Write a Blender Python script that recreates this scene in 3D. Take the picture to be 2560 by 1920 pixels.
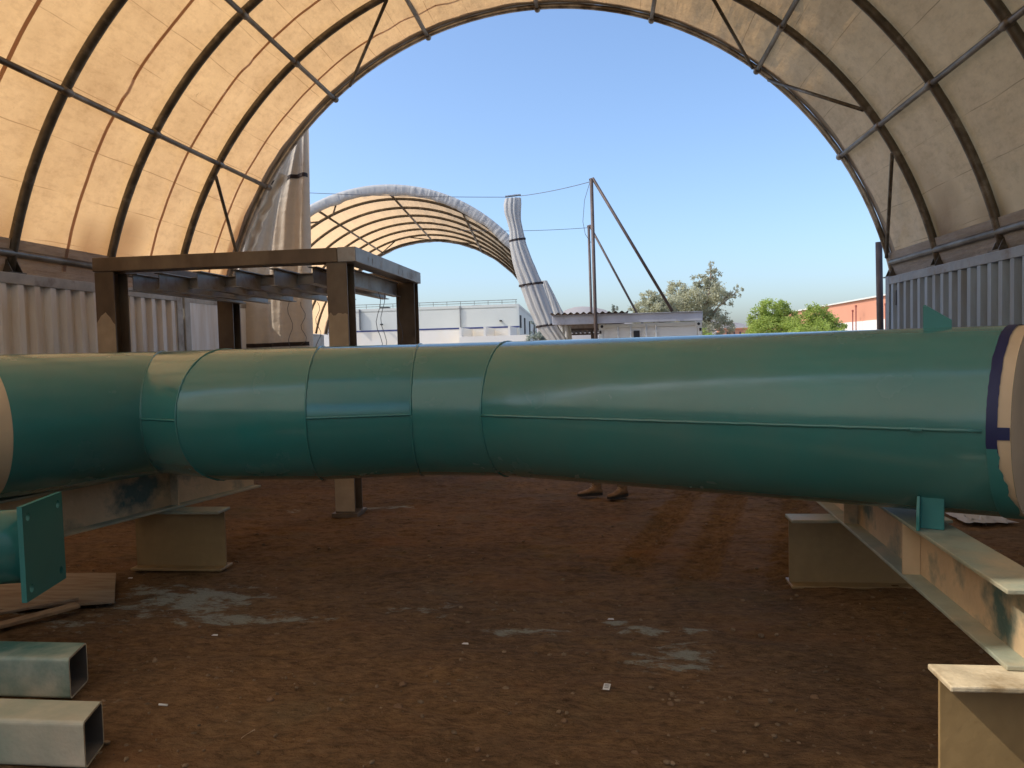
import bpy, bmesh, math, random
import numpy as np
from mathutils import Vector, Matrix, noise
from math import sin, cos, pi, sqrt, atan2, radians

random.seed(7)
rng = np.random.default_rng(7)
for o in list(bpy.data.objects): bpy.data.objects.remove(o)
SC = bpy.context.scene
COL = SC.collection

# ------------------------------------------------------------------ camera, sky, sun, exposure
CAM_H = 1.65
cd = bpy.data.cameras.new('camera'); cam = bpy.data.objects.new('camera', cd); COL.objects.link(cam)
cd.sensor_fit = 'HORIZONTAL'; cd.sensor_width = 36.0; cd.lens = 36.0*1900/2560
cd.clip_start = 0.05; cd.clip_end = 6000
yaw, pitch, roll = 0.1186, -0.0466, -0.0265
fw = Vector((-sin(yaw)*cos(pitch), cos(yaw)*cos(pitch), sin(pitch)))
r0 = Vector((cos(yaw), sin(yaw), 0)); u0 = r0.cross(fw)
rt = r0*cos(roll)+u0*sin(roll); up = -r0*sin(roll)+u0*cos(roll)
m = Matrix((rt, up, -fw)).transposed().to_4x4(); m.translation = Vector((0, 0, CAM_H))
cam.matrix_world = m
SC.camera = cam

SUN_EL, SUN_AZ = radians(45), radians(-105)      # azimuth from +Y towards +X
sun_dir = Vector((sin(SUN_AZ)*cos(SUN_EL), cos(SUN_AZ)*cos(SUN_EL), sin(SUN_EL)))
W = bpy.data.worlds.new('World'); SC.world = W; W.use_nodes = True
wn = W.node_tree; wn.nodes.clear()
sky = wn.nodes.new('ShaderNodeTexSky'); sky.sky_type = 'NISHITA'; sky.sun_disc = False
sky.sun_elevation = SUN_EL; sky.sun_rotation = SUN_AZ
sky.air_density = 1.0; sky.dust_density = 2.4; sky.ozone_density = 5.0; sky.altitude = 100
bg = wn.nodes.new('ShaderNodeBackground'); bg.inputs['Strength'].default_value = 0.15
wo = wn.nodes.new('ShaderNodeOutputWorld')
wn.links.new(sky.outputs[0], bg.inputs[0]); wn.links.new(bg.outputs[0], wo.inputs[0])
sl = bpy.data.lights.new('sun', 'SUN'); sl.energy = 2.0; sl.angle = radians(0.55); sl.color = (1.0, 0.93, 0.82)
so = bpy.data.objects.new('sun', sl); COL.objects.link(so)
so.rotation_euler = (-sun_dir).to_track_quat('-Z', 'Y').to_euler(); so.location = (-20, 0, 30)
SC.view_settings.view_transform = 'Standard'; SC.view_settings.look = 'None'
SC.view_settings.gamma = 1.0; SC.view_settings.use_curve_mapping = False
SC.view_settings.exposure = 0.78
SC.render.resolution_x, SC.render.resolution_y = 1024, 768
SC.cycles.max_bounces = 10; SC.cycles.diffuse_bounces = 6; SC.cycles.transmission_bounces = 6

# ------------------------------------------------------------------ materials
def mat(name, color, rough=0.6, metal=0.0, vary=0.15, scale=4.0, color2=None, amount2=0.5, scale2=2.0,
        soft=0.08, bump=0.0, bscale=60.0, spec=0.5, stretch=None, coat=0.0, detail=5):
    """principled paint / metal / soil: base colour with fine noise, a second colour in patches, fine relief"""
    M = bpy.data.materials.new(name); M.use_nodes = True; N = M.node_tree.nodes; L = M.node_tree.links
    b = N['Principled BSDF']
    b.inputs['Roughness'].default_value = rough; b.inputs['Metallic'].default_value = metal
    b.inputs['Specular IOR Level'].default_value = spec; b.inputs['Coat Weight'].default_value = coat
    b.inputs['Coat Roughness'].default_value = 0.12
    tc = N.new('ShaderNodeTexCoord'); src = tc.outputs['Object']
    if stretch:
        mp = N.new('ShaderNodeMapping'); mp.inputs['Scale'].default_value = stretch
        L.new(src, mp.inputs[0]); src = mp.outputs[0]
    n1 = N.new('ShaderNodeTexNoise'); n1.inputs['Scale'].default_value = scale; n1.inputs['Detail'].default_value = detail
    L.new(src, n1.inputs['Vector'])
    hi = tuple(min(1, c*(1+vary)) for c in color)+(1,); lo = tuple(c*(1-vary) for c in color)+(1,)
    r1 = N.new('ShaderNodeValToRGB'); r1.color_ramp.elements[0].position = 0.3; r1.color_ramp.elements[1].position = 0.7
    r1.color_ramp.elements[0].color = lo; r1.color_ramp.elements[1].color = hi
    L.new(n1.outputs['Fac'], r1.inputs[0]); out = r1.outputs[0]
    if color2:
        n2 = N.new('ShaderNodeTexNoise'); n2.inputs['Scale'].default_value = scale2; n2.inputs['Detail'].default_value = 6
        n2.inputs['Roughness'].default_value = 0.6
        L.new(src, n2.inputs['Vector'])
        r2 = N.new('ShaderNodeValToRGB'); p = 1-amount2
        r2.color_ramp.elements[0].position = max(0, 0.25+0.5*p-soft); r2.color_ramp.elements[1].position = min(1, 0.25+0.5*p+soft)
        L.new(n2.outputs['Fac'], r2.inputs[0])
        mx = N.new('ShaderNodeMix'); mx.data_type = 'RGBA'; mx.inputs[7].default_value = tuple(color2)+(1,)
        L.new(r2.outputs[0], mx.inputs[0]); L.new(out, mx.inputs[6]); out = mx.outputs[2]
    L.new(out, b.inputs['Base Color'])
    if bump:
        n3 = N.new('ShaderNodeTexNoise'); n3.inputs['Scale'].default_value = bscale; n3.inputs['Detail'].default_value = 6
        L.new(src, n3.inputs['Vector'])
        bp = N.new('ShaderNodeBump'); bp.inputs['Strength'].default_value = bump; bp.inputs['Distance'].default_value = 0.02
        L.new(n3.outputs['Fac'], bp.inputs['Height']); L.new(bp.outputs[0], b.inputs['Normal'])
    return M

def fabric_mat(name, refl, trans, dirt=0.5, creases=True, mixf=0.5):
    """woven plastic sheet that lets sunlight through; creases, seams and grime by the sheet's own UV (metres along, metres round)"""
    M = bpy.data.materials.new(name); M.use_nodes = True; N = M.node_tree.nodes; L = M.node_tree.links
    N.remove(N['Principled BSDF']); out = N['Material Output']
    uv = N.new('ShaderNodeTexCoord'); U = uv.outputs['UV']
    def noise_(scale, detail, sx=1, sy=1, rough=0.55):
        mp = N.new('ShaderNodeMapping'); mp.inputs['Scale'].default_value = (sx, sy, 1); L.new(U, mp.inputs[0])
        n = N.new('ShaderNodeTexNoise'); n.inputs['Scale'].default_value = scale; n.inputs['Detail'].default_value = detail
        n.inputs['Roughness'].default_value = rough
        L.new(mp.outputs[0], n.inputs['Vector']); return n.outputs['Fac']
    def ramp(v, a, b, ca=0.0, cb=1.0):
        r = N.new('ShaderNodeMapRange'); r.inputs[1].default_value = a; r.inputs[2].default_value = b
        r.inputs[3].default_value = ca; r.inputs[4].default_value = cb; L.new(v, r.inputs[0]); return r.outputs[0]
    def mul(a, b):
        q = N.new('ShaderNodeMath'); q.operation = 'MULTIPLY'; L.new(a, q.inputs[0])
        if isinstance(b, float): q.inputs[1].default_value = b
        else: L.new(b, q.inputs[1])
        return q.outputs[0]
    blot = ramp(noise_(0.7, 12, 1, 1, 0.78), 0.36, 0.70)            # broad grime
    spots = mul(ramp(noise_(4.5, 12, 1.6, 1.0, 0.78), 0.57, 0.68), ramp(noise_(0.5, 3), 0.44, 0.60))   # mould flecks in places
    strk = mul(ramp(noise_(7.0, 10, 0.7, 1.6, 0.7), 0.48, 0.76), 0.30)
    s1 = N.new('ShaderNodeMath'); s1.operation = 'ADD'; L.new(mul(blot, 0.45), s1.inputs[0]); L.new(strk, s1.inputs[1])
    s2 = N.new('ShaderNodeMath'); s2.operation = 'MAXIMUM'; L.new(s1.outputs[0], s2.inputs[0]); L.new(mul(spots, 0.9), s2.inputs[1])
    dirtf = mul(s2.outputs[0], float(dirt))
    dm = N.new('ShaderNodeAttribute'); dm.attribute_name = 'grime'
    s3 = N.new('ShaderNodeMath'); s3.operation = 'MAXIMUM'; L.new(dirtf, s3.inputs[0]); L.new(dm.outputs['Fac'], s3.inputs[1])
    height = None
    if creases:
        # sheets are welded across every 0.55 m round the arch: thin overlaps
        sep = N.new('ShaderNodeSeparateXYZ'); L.new(U, sep.inputs[0])
        wob = ramp(noise_(0.5, 3), 0, 1, -0.05, 0.05)
        ad = N.new('ShaderNodeMath'); ad.operation = 'ADD'; L.new(sep.outputs[1], ad.inputs[0]); L.new(wob, ad.inputs[1])
        md = N.new('ShaderNodeMath'); md.operation = 'PINGPONG'; md.inputs[1].default_value = 0.27; L.new(ad.outputs[0], md.inputs[0])
        line = ramp(md.outputs[0], 0.0, 0.011, 1.0, 0.0)
        line = mul(line, ramp(noise_(1.4, 3), 0.30, 0.55))
        s4 = N.new('ShaderNodeMath'); s4.operation = 'MAXIMUM'; L.new(s3.outputs[0], s4.inputs[0]); L.new(mul(line, 0.80), s4.inputs[1])
        df = s4.outputs[0]
    else: df = s3.outputs[0]
    def col(c, d):
        mx = N.new('ShaderNodeMix'); mx.data_type = 'RGBA'; mx.inputs[6].default_value = tuple(c)+(1,); mx.inputs[7].default_value = tuple(d)+(1,)
        L.new(df, mx.inputs[0]); return mx.outputs[2]
    dif = N.new('ShaderNodeBsdfDiffuse'); L.new(col(refl, tuple(x*0.30 for x in refl)), dif.inputs[0])
    tr = N.new('ShaderNodeBsdfTranslucent'); L.new(col(trans, (trans[0]*0.34, trans[1]*0.22, trans[2]*0.15)), tr.inputs[0])
    bp = N.new('ShaderNodeBump'); bp.inputs['Strength'].default_value = 0.8; bp.inputs['Distance'].default_value = 0.06
    h1 = noise_(1.5, 8, 1.0, 1.3, 0.58); h2 = noise_(1.1, 5, 0.55, 3.6, 0.5)
    hm = N.new('ShaderNodeMath'); hm.operation = 'MULTIPLY_ADD'; hm.inputs[1].default_value = 0.8; L.new(h2, hm.inputs[0]); L.new(h1, hm.inputs[2]); L.new(hm.outputs[0], bp.inputs['Height']); L.new(bp.outputs[0], dif.inputs['Normal']); L.new(bp.outputs[0], tr.inputs['Normal'])
    ms = N.new('ShaderNodeMixShader'); ms.inputs[0].default_value = mixf
    L.new(dif.outputs[0], ms.inputs[1]); L.new(tr.outputs[0], ms.inputs[2]); L.new(ms.outputs[0], out.inputs[0])
    return M

M = {}
M['fabric'] = fabric_mat('canopy fabric', (0.76, 0.70, 0.63), (0.88, 0.53, 0.225), 0.9, mixf=0.45)
M['fabric2'] = fabric_mat('far canopy fabric', (0.62, 0.53, 0.42), (0.98, 0.66, 0.36), 0.12, creases=False, mixf=0.55)
M['fabric_rear'] = fabric_mat('rear canopy fabric', (0.80, 0.78, 0.74), (0.97, 0.84, 0.64), 0.3, creases=False, mixf=0.55)
M['hem'] = fabric_mat('hem fabric', (0.46, 0.43, 0.39), (0.3, 0.26, 0.20), 0.5, creases=False, mixf=0.25)
M['curtain'] = fabric_mat('curtain fabric', (0.70, 0.61, 0.50), (0.50, 0.40, 0.28), 0.35, creases=False, mixf=0.35)
M['white_sheet'] = fabric_mat('white sheet', (0.66, 0.65, 0.62), (0.5, 0.47, 0.42), 0.3, creases=False, mixf=0.25)
M['rib'] = mat('rib steel', (0.115, 0.098, 0.075), 0.45, 0.55, 0.3, 9, (0.25, 0.23, 0.2), 0.25, 5, bump=0.1)
M['galv'] = mat('galvanised tube', (0.22, 0.20, 0.175), 0.42, 0.6, 0.3, 14, (0.11, 0.085, 0.06), 0.45, 5, stretch=(1, 0.4, 1))
M['silver'] = mat('bright galvanised arch', (0.50, 0.49, 0.47), 0.35, 0.75, 0.2, 9, (0.16, 0.13, 0.10), 0.35, 3)
M['skirt'] = fabric_mat('grey skirt sheet', (0.52, 0.50, 0.48), (0.30, 0.26, 0.22), 0.9, creases=False, mixf=0.35)
M['strap'] = mat('dark webbing', (0.03, 0.02, 0.018), 0.8)
M['seam'] = fabric_mat('seam tape', (0.42, 0.33, 0.27), (0.50, 0.27, 0.14), 0.3, creases=False, mixf=0.5)
M['cont_white'] = mat('white container paint', (0.84, 0.82, 0.78), 0.5, 0, 0.08, 2.5, (0.62, 0.50, 0.36), 0.28, 1.6, 0.2, stretch=(3, 3, 0.35))
M['cont_grey'] = mat('grey container paint', (0.235, 0.315, 0.40), 0.4, 0.0, 0.14, 2.5, (0.17, 0.18, 0.19), 0.3, 1.8, 0.15, stretch=(3, 3, 0.4))
M['rail_grey'] = mat('grey container rail paint', (0.23, 0.27, 0.31), 0.45, 0.0, 0.2, 6, (0.15, 0.13, 0.11), 0.35, 3)
M['rail_white'] = mat('white container rail paint', (0.42, 0.40, 0.36), 0.5, 0.0, 0.2, 6, (0.2, 0.16, 0.12), 0.3, 3)
M['primer'] = mat('brown mill steel', (0.115, 0.078, 0.048), 0.5, 0.05, 0.25, 6, (0.19, 0.14, 0.09), 0.35, 2.5, 0.12, stretch=(1, 1, 0.5))
M['joist'] = mat('grey mill steel', (0.33, 0.32, 0.31), 0.45, 0.2, 0.2, 6, (0.16, 0.10, 0.06), 0.30, 3, 0.1)
M['paper'] = mat('masking paper', (0.40, 0.31, 0.21), 0.75, 0, 0.12, 8)
def pipe_paint():
    Mp = mat('teal gloss paint', (0.030, 0.195, 0.180), 0.2, 0, 0.07, 1.5, (0.085, 0.20, 0.175), 0.22, 1.1, 0.22, coat=0.6)
    N = Mp.node_tree.nodes; L = Mp.node_tree.links; b = N['Principled BSDF']; tc = N['Texture Coordinate']
    def nz(sc, de):
        n = N.new('ShaderNodeTexNoise'); n.inputs['Scale'].default_value = sc; n.inputs['Detail'].default_value = de; L.new(tc.outputs['Object'], n.inputs['Vector']); return n.outputs['Fac']
    r = N.new('ShaderNodeMapRange'); r.inputs[1].default_value = .3; r.inputs[2].default_value = .7; r.inputs[3].default_value = .12; r.inputs[4].default_value = .30
    L.new(nz(3.5, 8), r.inputs[0]); L.new(r.outputs[0], b.inputs['Roughness'])
    r2 = N.new('ShaderNodeMapRange'); r2.inputs[1].default_value = .3; r2.inputs[2].default_value = .7; r2.inputs[3].default_value = .08; r2.inputs[4].default_value = .2
    L.new(nz(6, 6), r2.inputs[0]); L.new(r2.outputs[0], b.inputs['Coat Roughness'])
    a = N.new('ShaderNodeMath'); a.operation = 'MULTIPLY_ADD'; a.inputs[1].default_value = .035; L.new(nz(150, 3), a.inputs[0]); L.new(nz(2.2, 2), a.inputs[2])
    bp = N.new('ShaderNodeBump'); bp.inputs['Strength'].default_value = .5; bp.inputs['Distance'].default_value = .012; L.new(a.outputs[0], bp.inputs['Height']); L.new(bp.outputs[0], b.inputs['Normal']); L.new(bp.outputs[0], b.inputs['Coat Normal'])
    return Mp
M['teal'] = pipe_paint()
M['teal2'] = mat('lighter teal paint', (0.040, 0.205, 0.19), 0.40, 0, 0.08, 3, bump=0.03, bscale=120)
M['tape'] = mat('dark blue tape', (0.010, 0.014, 0.075), 0.5)
M['cream'] = mat('cream primer', (0.62, 0.47, 0.30), 0.6, 0, 0.08, 5)
M['cap'] = mat('brown kraft paper', (0.58, 0.45, 0.31), 0.75, 0, 0.1, 4)
M['beam'] = mat('dusty cream painted steel', (0.60, 0.44, 0.265), 0.5, 0.0, 0.16, 5, (0.07, 0.13, 0.115), 0.36, 2.4, 0.07, bump=0.2, bscale=35)
M['flange_dust'] = mat('oversprayed flange', (0.31, 0.34, 0.26), 0.55, 0.0, 0.2, 6, (0.52, 0.42, 0.27), 0.35, 2.5, 0.12, bump=0.2, bscale=40)
M['stub'] = mat('ochre stained steel', (0.38, 0.26, 0.12), 0.45, 0.0, 0.2, 4, (0.20, 0.125, 0.055), 0.40, 1.8, 0.2, bump=0.1, bscale=30)
M['tube'] = mat('oversprayed square tube', (0.62, 0.60, 0.47), 0.5, 0.0, 0.12, 5, (0.06, 0.19, 0.165), 0.50, 2.3, 0.16, bump=0.15, bscale=30)
M['tube2'] = mat('cream square tube', (0.66, 0.58, 0.44), 0.55, 0.0, 0.14, 5, (0.33, 0.38, 0.30), 0.42, 2.0, 0.18, bump=0.2, bscale=30)
M['ply'] = mat('dusty plywood', (0.27, 0.185, 0.115), 0.85, 0, 0.2, 3, (0.31, 0.27, 0.20), 0.35, 3, 0.15, bump=0.1, stretch=(1, 6, 1))
M['plank'] = mat('weathered plank', (0.33, 0.22, 0.125), 0.8, 0, 0.25, 6, bump=0.2, stretch=(6, 1, 6))
M['soil_clod'] = mat('soil clod', (0.22, 0.13, 0.07), 0.95, 0, 0.3, 30, bump=0.6, bscale=80)
M['pebble'] = mat('pebbles', (0.21, 0.145, 0.085), 0.95, 0, 0.55, 9)
M['white'] = mat('white paper', (0.75, 0.74, 0.72), 0.7)
M['printgrey'] = mat('grey print', (0.25, 0.25, 0.25), 0.7)
M['chalk'] = mat('chalk', (0.5, 0.5, 0.48), 0.9)
M['boot'] = mat('tan suede boot', (0.26, 0.15, 0.075), 0.8, 0, 0.25, 25, bump=0.3, bscale=120)
M['sole'] = mat('dark rubber sole', (0.035, 0.028, 0.022), 0.8)
M['trouser'] = mat('khaki trouser cloth', (0.28, 0.19, 0.11), 0.9, 0, 0.15, 20, bump=0.3, bscale=50)
M['shirt'] = mat('blue work shirt', (0.05, 0.07, 0.12), 0.9, 0, 0.1, 20)
M['skin'] = mat('skin', (0.28, 0.15, 0.09), 0.5)
M['hair'] = mat('dark hair', (0.02, 0.015, 0.012), 0.6)
M['bwhite'] = mat('pale building panel', (0.66, 0.66, 0.585), 0.7, 0, 0.04, 0.4)
M['bcream'] = mat('cream building panel', (0.80, 0.75, 0.66), 0.7, 0, 0.04, 0.4, (0.80, 0.64, 0.40), 0.2, 0.15, 0.15)
M['bblue'] = mat('blue stripe', (0.035, 0.045, 0.16), 0.6)
M['bjoint'] = mat('panel joint', (0.22, 0.22, 0.22), 0.7)
M['dark_open'] = mat('dark opening', (0.02, 0.02, 0.025), 0.5)
M['pink'] = mat('salmon wall', (0.60, 0.27, 0.16), 0.8, 0, 0.05, 0.3)
M['mast'] = mat('rusty mast steel', (0.10, 0.072, 0.062), 0.6, 0.2, 0.25, 6)
M['wire'] = mat('wire', (0.12, 0.12, 0.13), 0.5, 0.3)
M['shedbeam'] = mat('grey painted beam', (0.46, 0.48, 0.53), 0.45, 0.2, 0.12, 3, (0.17, 0.12, 0.09), 0.22, 2, 0.08)
M['roofsheet'] = mat('rusty roof sheet', (0.16, 0.12, 0.10), 0.6, 0.2, 0.2, 3)
M['cdoor'] = mat('white container door', (0.76, 0.76, 0.70), 0.5, 0, 0.06, 2, (0.58, 0.54, 0.46), 0.22, 2, 0.1)
M['bark'] = mat('pale bark', (0.30, 0.22, 0.16), 0.9, 0, 0.25, 6)
M['bark2'] = mat('brown bark', (0.13, 0.095, 0.06), 0.9, 0, 0.25, 6)
def leaf_mat(name, c, t):
    Mx = bpy.data.materials.new(name); Mx.use_nodes = True; N = Mx.node_tree.nodes; L = Mx.node_tree.links
    N.remove(N['Principled BSDF'])
    tc = N.new('ShaderNodeTexCoord'); n = N.new('ShaderNodeTexNoise'); n.inputs['Scale'].default_value = 1.3; n.inputs['Detail'].default_value = 4
    L.new(tc.outputs['Object'], n.inputs['Vector'])
    def rp(c):
        r = N.new('ShaderNodeValToRGB'); r.color_ramp.elements[0].position = .3; r.color_ramp.elements[1].position = .7
        r.color_ramp.elements[0].color = tuple(x*.7 for x in c)+(1,); r.color_ramp.elements[1].color = tuple(x*1.3 for x in c)+(1,)
        L.new(n.outputs['Fac'], r.inputs[0]); return r.outputs[0]
    d = N.new('ShaderNodeBsdfDiffuse'); L.new(rp(c), d.inputs[0]); tr = N.new('ShaderNodeBsdfTranslucent'); L.new(rp(t), tr.inputs[0])
    ms = N.new('ShaderNodeMixShader'); ms.inputs[0].default_value = .45
    L.new(d.outputs[0], ms.inputs[1]); L.new(tr.outputs[0], ms.inputs[2]); L.new(ms.outputs[0], N['Material Output'].inputs[0])
    return Mx
M['leaf_euc'] = leaf_mat('grey green leaves', (0.50, 0.50, 0.36), (0.58, 0.55, 0.36))
M['leaf_green'] = leaf_mat('bright green leaves', (0.34, 0.42, 0.11), (0.55, 0.62, 0.17))
M['leaf_pale'] = leaf_mat('pale dusty leaves', (0.36, 0.40, 0.34), (0.3, 0.34, 0.28))
M['hill'] = mat('bare hill', (0.30, 0.27, 0.25), 0.95, 0, 0.1, 0.01)

# ------------------------------------------------------------------ mesh helpers
BASE = {}
class MB:
    def __init__(s): s.v = []; s.f = []
    def quad(s, a, b, c, d):
        n = len(s.v); s.v += [tuple(a), tuple(b), tuple(c), tuple(d)]; s.f.append((n, n+1, n+2, n+3)); return s
    def tri(s, a, b, c):
        n = len(s.v); s.v += [tuple(a), tuple(b), tuple(c)]; s.f.append((n, n+1, n+2)); return s
    def obox(s, c, ax, ay, az):
        """box from centre and three half-axis vectors"""
        c, ax, ay, az = Vector(c), Vector(ax), Vector(ay), Vector(az); n = len(s.v)
        for k in (-1, 1):
            for j in (-1, 1):
                for i in (-1, 1): s.v.append(tuple(c+ax*i+ay*j+az*k))
        for q in ((0, 2, 3, 1), (4, 5, 7, 6), (0, 1, 5, 4), (2, 6, 7, 3), (0, 4, 6, 2), (1, 3, 7, 5)): s.f.append(tuple(n+t for t in q))
        return s
    def box(s, x0, x1, y0, y1, z0, z1):
        return s.obox(((x0+x1)/2, (y0+y1)/2, (z0+z1)/2), ((x1-x0)/2, 0, 0), (0, (y1-y0)/2, 0), (0, 0, (z1-z0)/2))
    def tube(s, pts, r, n=8, caps=True):
        pts = [Vector(p) for p in pts]; R = r if isinstance(r, (list, tuple)) else [r]*len(pts)
        T = []
        for i in range(len(pts)):
            a = pts[max(0, i-1)]; b = pts[min(len(pts)-1, i+1)]; T.append((b-a).normalized())
        u = T[0].orthogonal().normalized(); base = len(s.v)
        for i, p in enumerate(pts):
            u = (u-T[i]*u.dot(T[i])).normalized(); w = T[i].cross(u)
            for k in range(n):
                a = 2*pi*k/n; s.v.append(tuple(p+(u*cos(a)+w*sin(a))*R[i]))
        for i in range(len(pts)-1):
            for k in range(n):
                a = base+i*n+k; b = base+i*n+(k+1) % n; s.f.append((a, b, b+n, a+n))
        if caps:
            s.f.append(tuple(base+k for k in range(n))[::-1]); s.f.append(tuple(base+(len(pts)-1)*n+k for k in range(n)))
        return s
    def prism(s, poly, d):
        """closed polygon (3D points) pushed along d"""
        d = Vector(d); n = len(s.v); k = len(poly)
        s.v += [tuple(Vector(p)) for p in poly]+[tuple(Vector(p)+d) for p in poly]
        s.f.append(tuple(range(n, n+k))[::-1]); s.f.append(tuple(range(n+k, n+2*k)))
        for i in range(k): s.f.append((n+i, n+(i+1) % k, n+k+(i+1) % k, n+k+i))
        return s
    def grid(s, P, closed=False):
        """P: rows of points"""
        n = len(s.v); nr = len(P); nc = len(P[0])
        for r in P: s.v += [tuple(p) for p in r]
        for i in range(nr-1):
            for j in range(nc if closed else nc-1):
                a = n+i*nc+j; b = n+i*nc+(j+1) % nc; s.f.append((a, b, b+nc, a+nc))
        return s

def build(name, mb, material, parent=None, smooth=False, loc=None, bevel=0.0, solid=0.0):
    """link a mesh object; vertices are given in world coordinates"""
    base = Vector(BASE[parent.name]) if parent is not None else Vector(loc if loc else (0, 0, 0))
    me = bpy.data.meshes.new(name)
    me.from_pydata([tuple(Vector(v)-base) for v in mb.v], [], mb.f); me.update()
    if smooth:
        me.polygons.foreach_set('use_smooth', [True]*len(me.polygons))
    o = bpy.data.objects.new(name, me); COL.objects.link(o)
    if isinstance(material, (list, tuple)):
        for q in material: me.materials.append(q)
    else: me.materials.append(material)
    if parent is not None: o.parent = parent
    else: o.location = base
    BASE[o.name] = tuple(base)
    if bevel:
        b = o.modifiers.new('bevel', 'BEVEL'); b.width = bevel; b.segments = 2; b.limit_method = 'ANGLE'
    if solid:
        b = o.modifiers.new('solid', 'SOLIDIFY'); b.thickness = solid; b.offset = 0
    return o
def thing(name, label, cat, loc=(0, 0, 0), group=None):
    o = bpy.data.objects.new(name, None); COL.objects.link(o); o.location = loc; o.empty_display_size = 0.2
    BASE[o.name] = tuple(loc); tag(o, label, cat, group); return o
def tag(o, label=None, cat=None, group=None, kind=None):
    if label: o['label'] = label
    if cat: o['category'] = cat
    if group: o['group'] = group
    if kind: o['kind'] = kind
    return o
def fbm(x, y, z=0.0, octv=4):
    return noise.fractal(Vector((x, y, z)), 1.0, 2.0, octv)

# ------------------------------------------------------------------ ground
def axis(segs):
    a = []
    for x0, x1, st in segs:
        n = max(1, int(round((x1-x0)/st))); a += list(np.linspace(x0, x1, n, endpoint=False))
    a.append(segs[-1][1]); return np.array(a)
gx = axis([(-1600, -200, 200), (-200, -30, 17), (-30, -7, 1.0), (-7, -4, 0.1), (-4, 3.2, 0.032), (3.2, 5, 0.1), (5, 30, 1.0), (30, 200, 17), (200, 1600, 200)])
gy = axis([(-300, -20, 35), (-20, 1.5, 0.7), (1.5, 2.3, 0.08), (2.3, 9.6, 0.032), (9.6, 14, 0.1), (14, 20, 0.4), (20, 80, 5), (80, 2400, 150)])
GX, GY = np.meshgrid(gx, gy)
def vnoise(X, Y, cell, seed):
    """smooth value noise on arrays"""
    r = np.random.default_rng(seed).random((256, 256))
    x = X/cell; y = Y/cell; xi = np.floor(x).astype(int); yi = np.floor(y).astype(int); fx = x-xi; fy = y-yi
    fx = fx*fx*(3-2*fx); fy = fy*fy*(3-2*fy); g = lambda a, b: r[(yi+b) % 256, (xi+a) % 256]
    return (g(0, 0)*(1-fx)+g(1, 0)*fx)*(1-fy)+(g(0, 1)*(1-fx)+g(1, 1)*fx)*fy-0.5
near = np.clip((14-GY)/2, 0, 1)*np.clip((GY+20)/5, 0, 1)*np.clip((9-np.abs(GX))/2, 0, 1)
GZ = near*(vnoise(GX, GY, 1.7, 1)*0.035+vnoise(GX, GY, 0.55, 2)*0.022+vnoise(GX*0.7, GY*1.6, 0.21, 3)*0.020+vnoise(GX*0.6, GY*1.7, 0.10, 4)*0.022+vnoise(GX*0.8, GY*1.2, 0.07, 5)*0.014-0.016)
# tyre lugs pressed into the soil, running away to the right
tx, ty = np.array([-0.05, 5.3]), np.array([0.25, 0.968])
px = GX-tx[0]; py = GY-tx[1]; al = px*ty[0]+py*ty[1]; ac = px*ty[1]-py*ty[0]
for off in (0.12, 0.62, 1.25):
    w = np.clip(1-((ac-off)/0.17)**4, 0, 1)*np.clip(al/0.4, 0, 1)*np.clip((4.2-al)/1.0, 0, 1)
    lug = np.sin(2*pi*(al+np.abs(ac-off)*0.5)/0.125)
    GZ = GZ+w*(0.018*lug-0.010)*(0.5+1.0*np.clip(vnoise(GX, GY, 0.5, 9)+0.5, 0, 1))
GZ = GZ - 0.4*np.clip((GY-13.5)/4, 0, 1)
gv = np.stack([GX.ravel(), GY.ravel(), GZ.ravel()], 1)
nx, ny = len(gx), len(gy); ii = np.arange(nx*ny).reshape(ny, nx)
gf = np.stack([ii[:-1, :-1].ravel(), ii[:-1, 1:].ravel(), ii[1:, 1:].ravel(), ii[1:, :-1].ravel()], 1)
me = bpy.data.meshes.new('ground'); me.from_pydata(gv.tolist(), [], gf.tolist()); me.update()
me.polygons.foreach_set('use_smooth', [True]*len(me.polygons))
ground = bpy.data.objects.new('ground', me); COL.objects.link(ground); tag(ground, kind='structure')
def ground_z(x, y):
    i = min(max(int(np.searchsorted(gx, x)), 1), nx-1); j = min(max(int(np.searchsorted(gy, y)), 1), ny-1)
    return float(GZ[j, i])
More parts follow.
